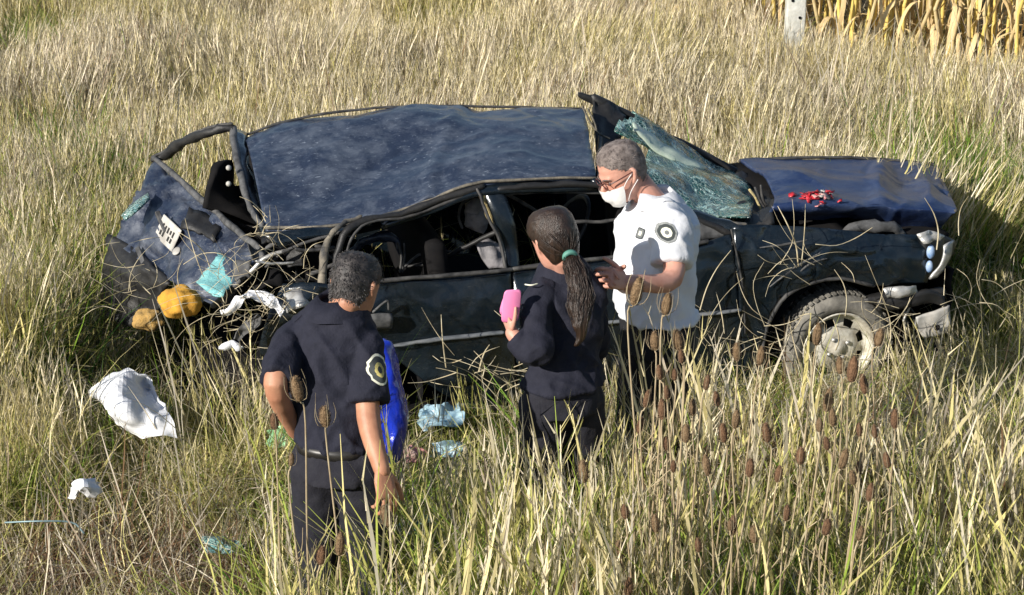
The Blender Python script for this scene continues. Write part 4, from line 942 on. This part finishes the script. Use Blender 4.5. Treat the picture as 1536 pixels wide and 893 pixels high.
crumple('plastic_wrapper', 'pale wrapper in green grass just below the cyan cloth bundle', 'wrapper', PR([[(652, 668, .24), (672, 662, .3), (690, 668, .26)], [(656, 684, .2), (674, 686, .24), (692, 684, .22)]], 0), 'cyan', .04, 16, 6, 6, 5)
crumple('crumpled_packet', "beige and red packet on the grass beside the navy uniformed man's hand", 'packet', PR([[(588, 672, .30), (612, 668, .32), (640, 676, .28)], [(590, 694, .24), (615, 696, .26), (642, 694, .22)]], 0), 'pinkred', .03, 12, 6, 6, 6)
crumple('glass_fragments', "shattered bluish glass on grass right of the navy uniformed man's thigh", 'glass', PR([[(600, 780, .46), (630, 774, .50), (660, 780, .46)], [(602, 802, .42), (630, 804, .44), (664, 800, .42)]], 0), 'shard', .05, 14, 8, 8, 7)
crumple('glass_fragments', 'shattered teal glass in the dark hollow at the lower left', 'glass', PR([[(310, 808, .30), (335, 802, .33), (358, 812, .30)], [(312, 830, .26), (336, 836, .27), (360, 832, .26)]], 0), 'shard', .05, 14, 8, 8, 8)
crumple('plastic_scrap', "pale green plastic scrap behind the navy uniformed man's left forearm", 'plastic', PR([[(404, 645, .34), (425, 640, .38), (450, 642, .34)], [(410, 668, .28), (430, 672, .30), (452, 668, .28)]], 0), 'green', .04, 14, 6, 6, 9)
for q, (x, y, lab, mt, cat) in enumerate([(352, 458, 'torn white plastic sheet nearest the hanging tailgate corner', 'whitebag', 'plastic'), (398, 452, 'torn white plastic sheet above the others beside the crumpled rear wing', 'whitebag', 'plastic'),
                                     (345, 520, 'small white plastic scrap lowest in the litter below the rear wing', 'whitebag', 'plastic'), (372, 492, 'grey crushed plastic panel among the litter beside the rear wing', 'grey', 'plastic')]):
    p = SP([(x, y)], -.08)[0]; w = (.045, .05, .03, .05)[q]
    rz = random.Random(40 + q); an = (.5, -.6, .2, 1.0)[q]; d_ = Vector((cos(an), -.2, sin(an))); e_ = Vector((-sin(an), .3, cos(an)))
    rows = [[p + d_ * (a * w * 1.7) + e_ * (b * w * .55 * (1 - .5 * abs(a)) + .3 * w * sin(a * 2 + q)) + Vector((0, rz.uniform(-.02, .02), rz.uniform(-.008, .008))) for a in (-1, -.4, .2, .7, 1.1)] for b in (1, 0, -1)]
    crumple('plastic_scrap', lab, cat, rows, mt, .006, 9, 4, 4, 10 + q, .006, 30)
def lump(name, label, cat, c, rx, ry, rz, mat, n=.12, sc=6, seed=0, sub=4, part='block'):
    t = thing(name, c - UP * rz, label, cat); bm = bmesh.new(); bmesh.ops.create_icosphere(bm, subdivisions=sub, radius=1)
    for v in bm.verts:
        q = v.co.copy(); d = 1 + n * noise.noise(q * sc * .5 + Vector((seed, 0, 0))) * 2 + n * .5 * noise.noise(q * sc * 1.6 + Vector((seed, 0, 0)))
        v.co = c + Vector((q.x * rx * d, q.y * ry * d, q.z * rz * d))
    build(part, bm, M[mat], t); return t
lump('foam_block', 'rounded orange yellow foam block below the hanging tailgate', 'foam', PZ(270, 453, .79), .098, .08, .072, 'foam', .11, 4, 1)
lump('foam_block', 'ragged yellow foam piece left of the rounded orange block', 'foam', PZ(222, 480, .52), .075, .06, .050, 'foam3', .13, 4, 2)
# blue plastic sack standing behind the navy man
t = thing('blue_sack', W(588, 680, 8.0), 'shiny blue plastic sack standing behind the arm of the man in navy', 'sack'); bm = bmesh.new()
cs = [(566, 515, .05), (568, 540, .07), (573, 580, .085), (580, 620, .088), (582, 650, .085), (580, 685, .07)]
loft(bm, [(W(x, y, 8.0), Vector((1, 0, 0)), Vector((0, 1, 0)), r, r * .9, r * .9) for (x, y, r) in cs], 24, 2.2)
me = remesh(bm, .010, 3); displace(me, lambda c: .012 * (1 - abs(noise.noise(Vector((c.x * 10, c.y * 10, c.z * 4)))) * 3) + .004 * noise.noise(c * 30)); link('sack_body', me, M['blue'], t)
# wire
tube_w = tag(build('fence_wire', limb(bmesh.new(), [PZ(8, 784, .42), PZ(60, 782, .44), PZ(108, 784, .42), PZ(126, 800, .38)], [.004] * 4, 5, 4), M['wire'], None, origin=PZ(60, 782, .44)), 'loose thin wire stretched across the grass at the far left', 'wire')

# ================================================================== FENCE POST
pb = PZ(1192, 26, .74); pb = Vector((pb.x, pb.y, 0))
post = thing('fence_post', pb, 'weathered whitish fence post at the edge of the yellow corn field', 'fence post')
bm = bmesh.new(); box(bm, pb + UP * .85, Vector((.073, 0, 0)), Vector((0, .06, 0)), UP * .95)
bmesh.ops.subdivide_edges(bm, edges=[e for e in bm.edges if abs((e.verts[0].co - e.verts[1].co).z) > 1], cuts=12)
for v in bm.verts: v.co += Vector((noise.noise(v.co * 3), noise.noise(v.co * 3 + UP), 0)) * .012
bevel(bm, .012, 2); build('shaft', bm, M['post'], post)
for k_ in range(7):
    bm = bmesh.new(); revolve(bm, pb + UP * (.75 + .13 * k_) + Vector((.03 * (-1) ** k_, -.07, 0)), Vector((0, -1, 0)), [(.012, 0), (.0, .002)], 10); build('bolt_hole', bm, M['dark'], post)

# ================================================================== TEASELS
def teasel_mesh():
    """seed head 1 unit = metres, base at z 0"""
    bm = bmesh.new(); n = 12; H = .075
    prof = [(0, .004), (.006, .010), (.018, .0145), (.036, .0155), (.054, .0135), (.068, .008), (.075, .002)]
    L_ = None
    for (z, r) in prof:
        V = [bm.verts.new((r * cos(2 * pi * q / n), r * sin(2 * pi * q / n), z)) for q in range(n)]
        if L_:
            for q in range(n): bm.faces.new((L_[q], L_[(q + 1) % n], V[(q + 1) % n], V[q]))
        L_ = V
    bm.faces.new(L_)
    rr = random.Random(8)
    for k_ in range(420):                                        # spines
        z = rr.uniform(.004, .072); a = rr.uniform(0, 2 * pi); r = np.interp(z, [p[0] for p in prof], [p[1] for p in prof])
        p = Vector((r * cos(a), r * sin(a), z)); d = Vector((cos(a), sin(a), .5)); t_ = Vector((-sin(a), cos(a), 0)) * .0012
        bm.faces.new((bm.verts.new(p - t_), bm.verts.new(p + t_), bm.verts.new(p + d * rr.uniform(.004, .0085))))
    me = bpy.data.meshes.new('seed_head'); bm.to_mesh(me); bm.free(); return me
def bract_mesh():
    bm = bmesh.new()
    for k_ in range(5):
        a = 2 * pi * k_ / 5 + .3; d = Vector((cos(a), sin(a), 0)); pts = [Vector((0, 0, 0)), d * .025 + UP * .012, d * .034 + UP * .045, d * .028 + UP * (.075 + .012 * k_ % .03)]
        limb(bm, pts, [.0009, .0009, .0008, .0004], 4, 2)
    me = bpy.data.meshes.new('bracts'); bm.to_mesh(me); bm.free(); return me
TH, TB = teasel_mesh(), bract_mesh(); TH2 = TH.copy(); TH.materials.append(M['teasel']); TH2.materials.append(M['teasel2']); TB.materials.append(M['tstem'])
TG = 'dry brown teasels standing in the foreground grass'
named = [(446, 585, 5.9, 1.05, 'tall dry teasel in front of the navy uniformed man, highest and leftmost by his hip'), (487, 624, 5.9, 1.0, "dry teasel with long curved bracts in front of the navy uniformed man's belt"),
         (580, 775, 6.1, .95, "dry teasel just below the navy uniformed man's hanging hand"), (955, 438, 6.0, 1.15, "tallest dry teasel against the hem of the white shirt, below the man's wrist"),
         (1000, 456, 6.0, .98, "dry teasel against the white shirt, below the man's elbow"), (982, 510, 6.1, .9, "dry teasel in front of the white shirted man's trousers, left of a close pair"), (1017, 512, 6.1, .9, "dry teasel in front of the white shirted man's trousers, right of a close pair"),
         (1226, 503, 6.6, .95, 'dry teasel in front of the upper left of the front wheel'), (1319, 505, 6.6, .95, 'dry teasel in front of the right edge of the front tyre'), (1260, 548, 6.6, .85, 'small dry teasel in front of the wheel hub, left of a pair'), (1279, 555, 6.5, 1.15, 'large dry teasel in front of the wheel hub, right of a pair'),
         (1296, 578, 6.6, .85, 'small dry teasel low on the right of the wheel hub'), (1242, 602, 6.5, 1.0, 'dry teasel leaning under the bottom of the front wheel'), (1105, 529, 6.7, .85, 'dry teasel in front of the front door edge near the sill'), (1141, 535, 6.7, .85, 'dry teasel at the lower rear corner of the front wheel arch'),
         (411, 632, 6.2, .8, "brown teasel left of the navy uniformed man's elbow"), (875, 708, 6.1, 1.0, "brown teasel below the ponytailed woman's legs"), (482, 833, 6.0, .9, "small brown teasel against the navy uniformed man's knees, leftmost of two"), (510, 818, 6.0, .9, "small brown teasel against the navy uniformed man's knees, rightmost of two")]
crowd = [(1229, 637), (1249, 628), (1104, 629), (1085, 651), (1150, 651), (1342, 630), (1289, 646), (1312, 649), (1125, 702), (1201, 683), (1168, 711), (1289, 702), (1279, 716), (1305, 739), (1099, 790), (1131, 801),
         (989, 558), (1012, 562), (993, 616), (1039, 612), (1075, 599), (1029, 650), (999, 666), (937, 767), (983, 787), (930, 825), (928, 850), (864, 880), (943, 881), (1047, 819), (1095, 787), (1060, 575), (1000, 590), (1022, 535), (970, 600), (1265, 690), (1240, 665), (1330, 690), (1010, 700), (1180, 770), (1240, 790), (1290, 800), (1060, 700), (437, 690), (960, 640)]
rnd = random.Random(12)
def teasel(px, py, d, k, lab, rust=False):
    top = W(px, py, d); bx, by = top.x + rnd.uniform(-.10, .10), top.y + rnd.uniform(-.05, .08); base = Vector((bx, by, gz(bx, by) - .02))
    t = thing('teasel', base, lab, 'teasel', TG)
    ax = Vector((rnd.uniform(-.22, .22), rnd.uniform(-.15, .15), 1)).normalized(); hb = top - ax * .037 * k
    mid = base.lerp(hb, .55) + Vector((rnd.uniform(-.03, .03), rnd.uniform(-.02, .02), 0))
    bm = limb(bmesh.new(), [base, mid, hb - ax * .08, hb], [.0042, .0034, .0026, .0026], 6, 4)
    if rnd.random() < .6:
        q = base.lerp(hb, rnd.uniform(.6, .8)); limb(bm, [q, q + Vector((rnd.choice([-1, 1]) * .05, 0, .06)), q + Vector((rnd.choice([-1, 1]) * .06, 0, .16))], [.002, .0018, .001], 5, 2)
    build('stem', bm, M['tstem'], t)
    for nm, me in (('seed_head', TH2 if rust else TH), ('bracts', TB)):
        o = bpy.data.objects.new(nm, me); SC.collection.objects.link(o); o.parent = t
        o.location = hb - base; o.rotation_euler = ax.to_track_quat('Z', 'Y').to_euler(); o.scale = (k, k, k * rnd.uniform(.9, 1.15))
for (x, y, d, k, lab) in named: teasel(x, y, d, k, lab, rnd.random() < .3)
for (x, y) in crowd: teasel(x, y, 5.75 + .8 * (893 - y) / 893 * rnd.uniform(.4, 1.0), rnd.uniform(.5, .82), 'brown dry teasel in the dense patch of teasels right of centre' if x > 700 else "brown teasel in the grass left of the navy uniformed man's hip", rnd.random() < .6)

# ================================================================== CORN
def cornmat(name, a, b, tr=.2):
    m = simple(name, a, b, .7, scale=6, bump=.3, stretch=(4, 4, 1)); return m
M['cstalk'] = cornmat('corn_stalk', (.72, .54, .14), (.55, .42, .12)); M['cstalk2'] = cornmat('corn_stalk_pale', (.56, .46, .24), (.42, .30, .14)); M['cleaf'] = cornmat('corn_leaf', (.72, .56, .28), (.56, .40, .20))
def stalk_me(mat, seed):
    rr = random.Random(seed); bm = bmesh.new(); pts = [Vector((rr.uniform(-.015, .015) * q, rr.uniform(-.015, .015) * q, .24 * q)) for q in range(9)]
    limb(bm, pts, [.018, .017, .016, .015, .014, .012, .011, .009, .006], 8, 2)
    for q in range(1, 8):
        p = pts[q]; limb(bm, [p - UP * .008, p + UP * .008], [.020 - .0012 * q] * 2, 8, 1)
    me = bpy.data.meshes.new('stalk'); bm.to_mesh(me); bm.free(); me.materials.append(mat); me.polygons.foreach_set('use_smooth', [True] * len(me.polygons)); return me
def leaf_me(seed, ln):
    rr = random.Random(seed); bm = bmesh.new(); n = 8; w0 = rr.uniform(.011, .021); L_ = None; droop = rr.uniform(.6, 1.5); tw = rr.uniform(-2, 2)
    for q in range(n + 1):
        t = q / n; x = ln * .55 * sin(t * 1.6) * (1 - .2 * t); z = ln * (.35 * t - droop * t * t)
        w = w0 * sin(pi * min(1, t * .9 + .12)) ** .6 + .001; a = tw * t
        d = Vector((0, cos(a), sin(a))) * w
        c = Vector((x, .02 * sin(t * 5 + seed), z)); V = [bm.verts.new(c - d), bm.verts.new(c + UP * .004), bm.verts.new(c + d)]
        if L_: bm.faces.new((L_[0], L_[1], V[1], V[0])); bm.faces.new((L_[1], L_[2], V[2], V[1]))
        L_ = V
    me = bpy.data.meshes.new('leaf'); bm.to_mesh(me); bm.free(); me.materials.append(M['cleaf']); me.polygons.foreach_set('use_smooth', [True] * len(me.polygons)); return me
SM = [stalk_me(M['cstalk'], 1), stalk_me(M['cstalk'], 2), stalk_me(M['cstalk2'], 3)]; LM = [leaf_me(q, .45 + .06 * (q % 5)) for q in range(7)]
rnd = random.Random(21)
E0 = Vector((-2.4, 18.9, 0)); E1 = Vector((4.9, 14.6, 0)); ED = (E1 - E0); EL = ED.length; ED = ED / EL; EN = Vector((-ED.y, ED.x, 0))
def corn_at(q, row):
    p = E0 + ED * q + EN * row + Vector((rnd.uniform(-.05, .05), rnd.uniform(-.05, .05), 0)); p.z = gz(p.x, p.y) - .02; return p
def corn_parts(p):
    z0 = rnd.uniform(0, 6.28); L_ = [(rnd.choice(SM), Matrix.Translation(p) @ Matrix.Rotation(z0, 4, 'Z') @ Matrix.Rotation(rnd.uniform(-.07, .07), 4, 'X'))]
    for k_ in range(6):
        h = .22 + .30 * k_ + rnd.uniform(-.08, .08)
        L_.append((rnd.choice(LM), Matrix.Translation(p + UP * h) @ Matrix.Rotation(z0 + (k_ % 2) * pi + rnd.uniform(-.6, .6), 4, 'Z') @ Matrix.Rotation(rnd.uniform(-.2, .5), 4, 'Y')))
    return L_
CG = 'dry yellow corn plants along the edge of the field'
for row in (0, .32):
    q = 0
    while q < EL:
        p = corn_at(q, row); q += rnd.uniform(.075, .125)
        t = thing('corn_plant', p, 'dry yellow corn plant in the front rows of the field edge behind the grass', 'corn plant', CG)
        for i, (me, mt) in enumerate(corn_parts(p)):
            o = bpy.data.objects.new('stalk' if i == 0 else 'leaf', me); SC.collection.objects.link(o); o.parent = t; o.matrix_local = Matrix.Translation(-p) @ mt
vs, fs, mi, sm_ = [], [], [], []
allm = [M['cstalk'], M['cstalk2'], M['cleaf']]
for row in (.7, 1.1, 1.6, 2.2, 2.9):
    q = -1.5
    while q < EL + 1.0:
        p = corn_at(q, row); q += rnd.uniform(.14, .24)
        for (me, mt) in corn_parts(p):
            b0 = len(vs); vs.extend([(mt @ v.co)[:] for v in me.vertices]); k_ = allm.index(me.materials[0])
            for pl_ in me.polygons: fs.append([b0 + i for i in pl_.vertices]); mi.append(k_)
me = bpy.data.meshes.new('corn_rows'); me.from_pydata(vs, [], fs); 
for m_ in allm: me.materials.append(m_)
me.polygons.foreach_set('material_index', mi); me.polygons.foreach_set('use_smooth', [True] * len(fs))
o = bpy.data.objects.new('corn_rows', me); SC.collection.objects.link(o); tag(o, 'dense inner rows of dry yellow corn behind the front rows', 'corn', kind='stuff')

# ================================================================== GRASS (clump instances)
def ribbon(V, F, base, d, h, bend, w, rr, seg=4, fluff=0, wig=0.0, lat=0):
    """curved blade: vertical start, bends towards d"""
    az = rr.uniform(0, pi); sd_ = np.array([cos(az), sin(az), 0]); d = np.array([d[0], d[1], 0.0]); b0 = len(V); lt = np.array([-d[1], d[0], 0])
    for q in range(seg + 1):
        t = q / seg; ang = bend * t; c = np.array(base) + d * (h * (1 - cos(ang)) / max(bend, .05)) + np.array([0, 0, h * sin(ang) / max(bend, .05)]) + lt * wig * sin(t * 4 + lat)
        if fluff: ww = w if t < .7 else (fluff if q < seg else w * .3)
        else: ww = w * (1 - t ** 2 * .9)
        V.append(tuple(c - sd_ * ww / 2)); V.append(tuple(c + sd_ * ww / 2))
        if q: a = b0 + 2 * q; F.append((a - 2, a - 1, a + 1, a))
def clump(name, seed, n, rad, h, bend, w, fluff=0, seg=4, hv=.35, wig=.02, plume=False):
    rr = random.Random(seed); V, F = [], []
    for _ in range(n):
        a = rr.uniform(0, 2 * pi); r = rad * sqrt(rr.random()); da = rr.uniform(0, 2 * pi)
        hh = h * rr.uniform(1 - hv, 1 + hv * .4)
        ribbon(V, F, (r * cos(a), r * sin(a), -.02), (cos(da), sin(da)), hh, rr.uniform(*bend), w * rr.uniform(.7, 1.3), rr, seg, fluff * rr.uniform(.5, 1.2) if fluff else 0, wig, rr.uniform(0, 6))
        if fluff and plume:                                      # open seed head: short side hairs
            tp = [V[-2 * q - 2] for q in range(3)]
            for _k in range(6):
                u_ = rr.uniform(0, 1.7); q = int(u_); u_ -= q; pb2 = tuple(tp[q][i] * (1 - u_) + tp[q + 1][i] * u_ for i in range(3)); a2 = rr.uniform(0, 2 * pi)
                ribbon(V, F, pb2, (cos(a2), sin(a2)), rr.uniform(.035, .07), rr.uniform(.3, 1.0), .0034, rr, 1)
    me = bpy.data.meshes.new(name); me.from_pydata(V, [], F); me.materials.append(M['grass'])
    return bpy.data.objects.new(name, me)
def coll(name, obs):
    c = bpy.data.collections.new(name)
    for o in obs: c.objects.link(o)
    return c
CL = {
 'straw': coll('straw_clumps', [clump('straw_clump', q, 24, .15, .66, (.05, .50), .0048, .008, 6, plume=True) for q in range(4)]),
 'low': coll('low_clumps', [clump('low_clump', 10 + q, 34, .14, .42, (.4, 1.7), .0058, 0, 5) for q in range(4)]),
 'arch': coll('arch_clumps', [clump('arch_clump', 20 + q, 26, .13, .80, (.9, 2.2), .0050, 0, 7) for q in range(3)]),
 'stem': coll('stem_clumps', [clump('stem_clump', 30 + q, 4, .12, 1.0, (.02, .5), .0055, .007, 5, .45, .03) for q in range(5)]),
 'litter': coll('litter_clumps', [clump('litter_clump', 40 + q, 18, .15, .5, (1.4, 2.9), .0052, 0, 6) for q in range(3)]),
}
def scatter(name, pts, col, label, cat='grass'):
    """pts rows: x y z rx ry rz scale tint"""
    A = np.array(pts, dtype=np.float32); me = bpy.data.meshes.new(name); me.vertices.add(len(A)); me.vertices.foreach_set('co', A[:, :3].ravel())
    for nm, ty, dat in (('rot', 'FLOAT_VECTOR', A[:, 3:6]), ('siz', 'FLOAT', A[:, 6]), ('tint', 'FLOAT', A[:, 7])):
        at = me.attributes.new(nm, ty, 'POINT'); at.data.foreach_set('vector' if ty == 'FLOAT_VECTOR' else 'value', np.ascontiguousarray(dat).ravel())
    o = bpy.data.objects.new(name, me); SC.collection.objects.link(o); me.materials.append(M['grass'])
    ng = bpy.data.node_groups.new(name + '_nodes', 'GeometryNodeTree')
    ng.interface.new_socket('Geometry', in_out='INPUT', socket_type='NodeSocketGeometry'); ng.interface.new_socket('Geometry', in_out='OUTPUT', socket_type='NodeSocketGeometry')
    N = ng.nodes; L = ng.links; gi = N.new('NodeGroupInput'); go = N.new('NodeGroupOutput')
    m2p = N.new('GeometryNodeMeshToPoints'); ci = N.new('GeometryNodeCollectionInfo'); ci.inputs['Collection'].default_value = col
    ci.inputs['Separate Children'].default_value = True; ci.inputs['Reset Children'].default_value = True
    iop = N.new('GeometryNodeInstanceOnPoints'); iop.inputs['Pick Instance'].default_value = True
    def na(n_, t_):
        q = N.new('GeometryNodeInputNamedAttribute'); q.data_type = t_; q.inputs[0].default_value = n_; return q
    r_, s_ = na('rot', 'FLOAT_VECTOR'), na('siz', 'FLOAT')
    ix = N.new('GeometryNodeInputIndex')
    L.new(gi.outputs[0], m2p.inputs['Mesh']); L.new(m2p.outputs[0], iop.inputs['Points']); L.new(ci.outputs[0], iop.inputs['Instance'])
    e2r = N.new('FunctionNodeEulerToRotation'); L.new(r_.outputs[0], e2r.inputs[0]); L.new(e2r.outputs[0], iop.inputs['Rotation'])
    L.new(s_.outputs[0], iop.inputs['Scale']); L.new(ix.outputs[0], iop.inputs['Instance Index']); L.new(iop.outputs[0], go.inputs[0])
    md = o.modifiers.new('scatter', 'NODES'); md.node_group = ng
    tag(o, label, cat, kind='stuff'); return o

def proj(x, y, z):
    dz = z - CAMZ; d = y * cos(TILT) - dz * sin(TILT); u = y * sin(TILT) + dz * cos(TILT)
    return 768 + x / d * FPX, 446.5 - u / d * FPX
def incar(x, y, m=0.0):
    q = Vector((x, y, 0)) - CO; u, v = q.dot(CF), q.dot(CI); return (-3.3 if v > .5 else -2.62) - m < u < .78 + m and -.03 - m < v < 1.72 + m
people = [(manN.location.x, manN.location.y), (manW.location.x, manW.location.y), (girl.location.x, girl.location.y)]
def near_person(x, y, r): return any((x - a) ** 2 + (y - b) ** 2 < r * r for a, b in people)
def blob(x, y, bx, by, rx, ry): return math.exp(-((x - bx) / rx) ** 2 - ((y - by) / ry) ** 2)
rs = random.Random(77)
def spread(dens, y0=5.0, y1=20.5):
    """jittered samples over the wedge the viewer sees plus a margin"""
    out = []; st = 1 / sqrt(dens); y = y0
    while y < y1:
        hw = .29 * y + 1.3; x = -hw
        while x < hw:
            out.append((x + rs.uniform(0, st), y + rs.uniform(0, st))); x += st
        y += st
    return out
def edge_dist(x, y): return (Vector((x, y, 0)) - E0).dot(EN)       # > 0 inside the corn field
def noz(x, y, s, o=0): return noise.noise(Vector((x * s + o, y * s - o, o)))
# image-space look-up is only used to choose kinds for a place on the ground (patches of green or straw)
def green(x, y):
    g = .5 + 1.0 * noz(x, y, .9, 4) + .5 * noz(x, y, 2.5, 9)
    g += 1.2 * blob(x, y, 2.7, 11.5, .40, 1.0) + .9 * blob(x, y, -.35, 7.7, .55, .5) + .15 * blob(x, y, 2.5, 8.0, 1.2, 1.2) - .3 * blob(x, y, 1.2, 6.6, .9, .8) + .6 * blob(x, y, -2.3, 11.6, .5, .8) + .6 * blob(x, y, -3.9, 16, .5, 1.2) + .5 * blob(x, y, -.1, 8.5, .3, .4)
    g += .45 * blob(x, y, -1.9, 8.4, 1.0, .9) + .35 * blob(x, y, .2, 7.4, .7, .8)
    if y > 10.8: g -= .36
    return g
def hollow(x, y): return blob(x, y, -1.95, 7.2, .6, .50) + blob(x, y, -1.2, 7.1, .45, .36)
CLEAR = [(p.x, p.y, r, m) for p, r, m in ((PZ(205, 615, .38), .26, .26), (PZ(128, 735, .42), .12, .30), (PZ(630, 795, .34), .14, .30), (PZ(336, 825, .26), .16, .20), (PZ(660, 640, .22), .16, .20), (PZ(672, 678, .22), .12, .2), (PZ(615, 685, .28), .14, .24), (Vector((-.58, 6.35, 0)), .26, .52), (Vector((-.42, 6.5, 0)), .2, .42))]
def hgt(x, y):
    """height of the growth at a place"""
    if y > 10.3 or x < (-2.0 if y < 8.3 else -2.25):
        h = .68 + .22 * noz(x, y, .8, 6)
        e = edge_dist(x, y)
        if e > -1.2 and x > 1.95: h *= .5 + .5 * min(1, max(0, -e / 1.2))
        if x < -2.0 and y < 8.6: h *= .72
    else:
        h = .37 + .53 * min(1, max(0, (8.0 - y) / .9))
        if x < -.82 and y < 7.75: h = min(h, .46)
        if x < -.95 and y > 7.75: h = .64 if y < 8.4 else .42
        if -2.25 < x < -1.0 and y > 8.4: h = .26
        if x > 2.0: h = max(h, .44)
        if -.35 < x < .25 and 6.7 < y < 8.4: h *= .72
    if x > -.3 and y < 7.4: h *= 1.15
    for cx_, cy_, r_, m_ in CLEAR:
        if abs(x - cx_) < r_ and cy_ - .65 < y < cy_ + .08: h = min(h, m_)
    return h * (1 - .5 * min(1, hollow(x, y)))
straw, low, arch, stem, litter, weeds = [], [], [], [], [], []
def tilt(a=.12): return rs.uniform(-a, a), rs.uniform(-a, a), rs.uniform(0, 6.28)
for x, y in spread(48):
    e = edge_dist(x, y)
    if incar(x, y) or near_person(x, y, .13) or e > .3: continue
    g = green(x, y); h = hgt(x, y)
    if y > 10.4 or (x < -2.0 and y > 8.2):
        if g > .95 and rs.random() < .7: continue
        tx_ = .80 + rs.gauss(0, .06) + .16 * noz(x, y, .8, 2) - .24 * max(0, g - .35)
        straw.append((x, y, gz(x, y), .05 + .3 * noz(x, y, .8, 51) + rs.uniform(-.12, .12), .08 + .35 * noz(x, y, .7, 31) + rs.uniform(-.12, .12), rs.uniform(-.5, .5), h / .66 * rs.uniform(.8, 1.15), min(.95, tx_)))
    else:
        pr = .42 + .25 * noz(x, y, 1.3, 17)
        if hollow(x, y) > .3: pr *= .15
        if rs.random() < pr: straw.append((x, y, gz(x, y), *tilt(.25), h / .62 * rs.uniform(.65, 1.1), min(.95, .70 + rs.gauss(0, .10) + .18 * noz(x, y, 1.1, 2))))
for x, y in spread(56):
    if incar(x, y, -.08) or near_person(x, y, .10) or edge_dist(x, y) > .2: continue
    g = green(x, y); h = hgt(x, y)
    if y > 10.6 and rs.random() > .35 + .4 * g: continue
    if hollow(x, y) > .35 and rs.random() < .85: continue
    low.append((x, y, gz(x, y), *tilt(.25), h / .42 * rs.uniform(.6, 1.05), max(.02, min(.72, (.38 if y < 9.5 else .45) - .28 * (g - .4) + rs.gauss(0, .10)))))
for x, y in spread(28, 5.0, 11.5):
    if incar(x, y, .03) or near_person(x, y, .15): continue
    if hollow(x, y) > .35 and rs.random() < .8: continue
    g = green(x, y); h = hgt(x, y)
    arch.append((x, y, gz(x, y), *tilt(.2), min(1.25, h / .52 * rs.uniform(.6, 1.1)), max(.1, min(.85, .56 - .15 * (g - .4) + rs.gauss(0, .12)))))
for x, y in spread(15, 5.0, 14.5):
    if incar(x, y, .02) or near_person(x, y, .15): continue
    h = hgt(x, y)
    stem.append((x, y, gz(x, y), *tilt(.3), min(1.05, h / .66) * rs.uniform(.7, 1.15), rs.uniform(.66, .9)))
for x, y in spread(24, 5.0, 20):
    if incar(x, y) or near_person(x, y, .12): continue
    litter.append((x, y, gz(x, y) + rs.uniform(0, .14), *tilt(.6), rs.uniform(.6, 1.2), min(.99, rs.uniform(.5, 1.0))))
for _ in range(900):
    x, y = rs.gauss(1.3, .6), rs.gauss(6.9, .5)
    if near_person(x, y, .15) or incar(x, y): continue
    litter.append((x, y, gz(x, y) + rs.uniform(.15, .6) * (1 if y < 7.6 else .4), *tilt(.7), rs.uniform(.4, .9), rs.uniform(.93, 1.08)))
for _ in range(90):
    x, y = rs.gauss(-1.6, .6), rs.gauss(6.9, .5)
    if not near_person(x, y, .15): stem.append((x, y, gz(x, y), *tilt(.5), rs.uniform(.5, .85), rs.uniform(.7, .92)))
for _ in range(160):
    x, y = rs.gauss(-1.5, .5), rs.gauss(7.1, .35)
    if near_person(x, y, .15): continue
    litter.append((x, y, gz(x, y) + rs.uniform(0, .15), *tilt(.7), rs.uniform(.5, 1.0), rs.uniform(.98, 1.12)))
for cx_, cy_, n_, rx_, ry_ in ((2.72, 11.4, 60, .34, .7), (2.6, 12.6, 10, .3, .3), (-2.35, 11.6, 22, .35, .5), (-3.0, 12.6, 12, .3, .4), (2.2, 11.3, 8, .3, .2), (3.2, 10.2, 14, .4, .5), (1.35, 11.6, 9, .3, .2), (-3.6, 15.6, 12, .4, .5), (-2.3, 10.1, 8, .3, .3)):
    for _ in range(n_):
        x, y = cx_ + rs.gauss(0, rx_ * .6), cy_ + rs.gauss(0, ry_ * .6)
        weeds.append((x, y, gz(x, y), *tilt(.15), rs.uniform(1.2, 2.1), max(0, rs.gauss(.13, .05))))
scatter('green_weeds', weeds, CL['low'], 'bright green weeds in patches among the tall dry grass', 'weeds')
scatter('tall_dry_grass', straw, CL['straw'], 'tall pale dry grass filling the field behind and beside the wreck')
scatter('green_grass', low, CL['low'], 'short yellow green grass growing between the dry stems')
scatter('arching_grass', arch, CL['arch'], 'long arching yellow green grass blades around the people and the wreck')
scatter('dry_stems', stem, CL['stem'], 'thin straight pale dry stems sticking up over the grass', 'dry stems')
scatter('fallen_straw', litter, CL['litter'], 'bent and fallen brown straw low in the grass', 'straw')
print('clumps', len(straw), len(low), len(arch), len(stem), len(litter))
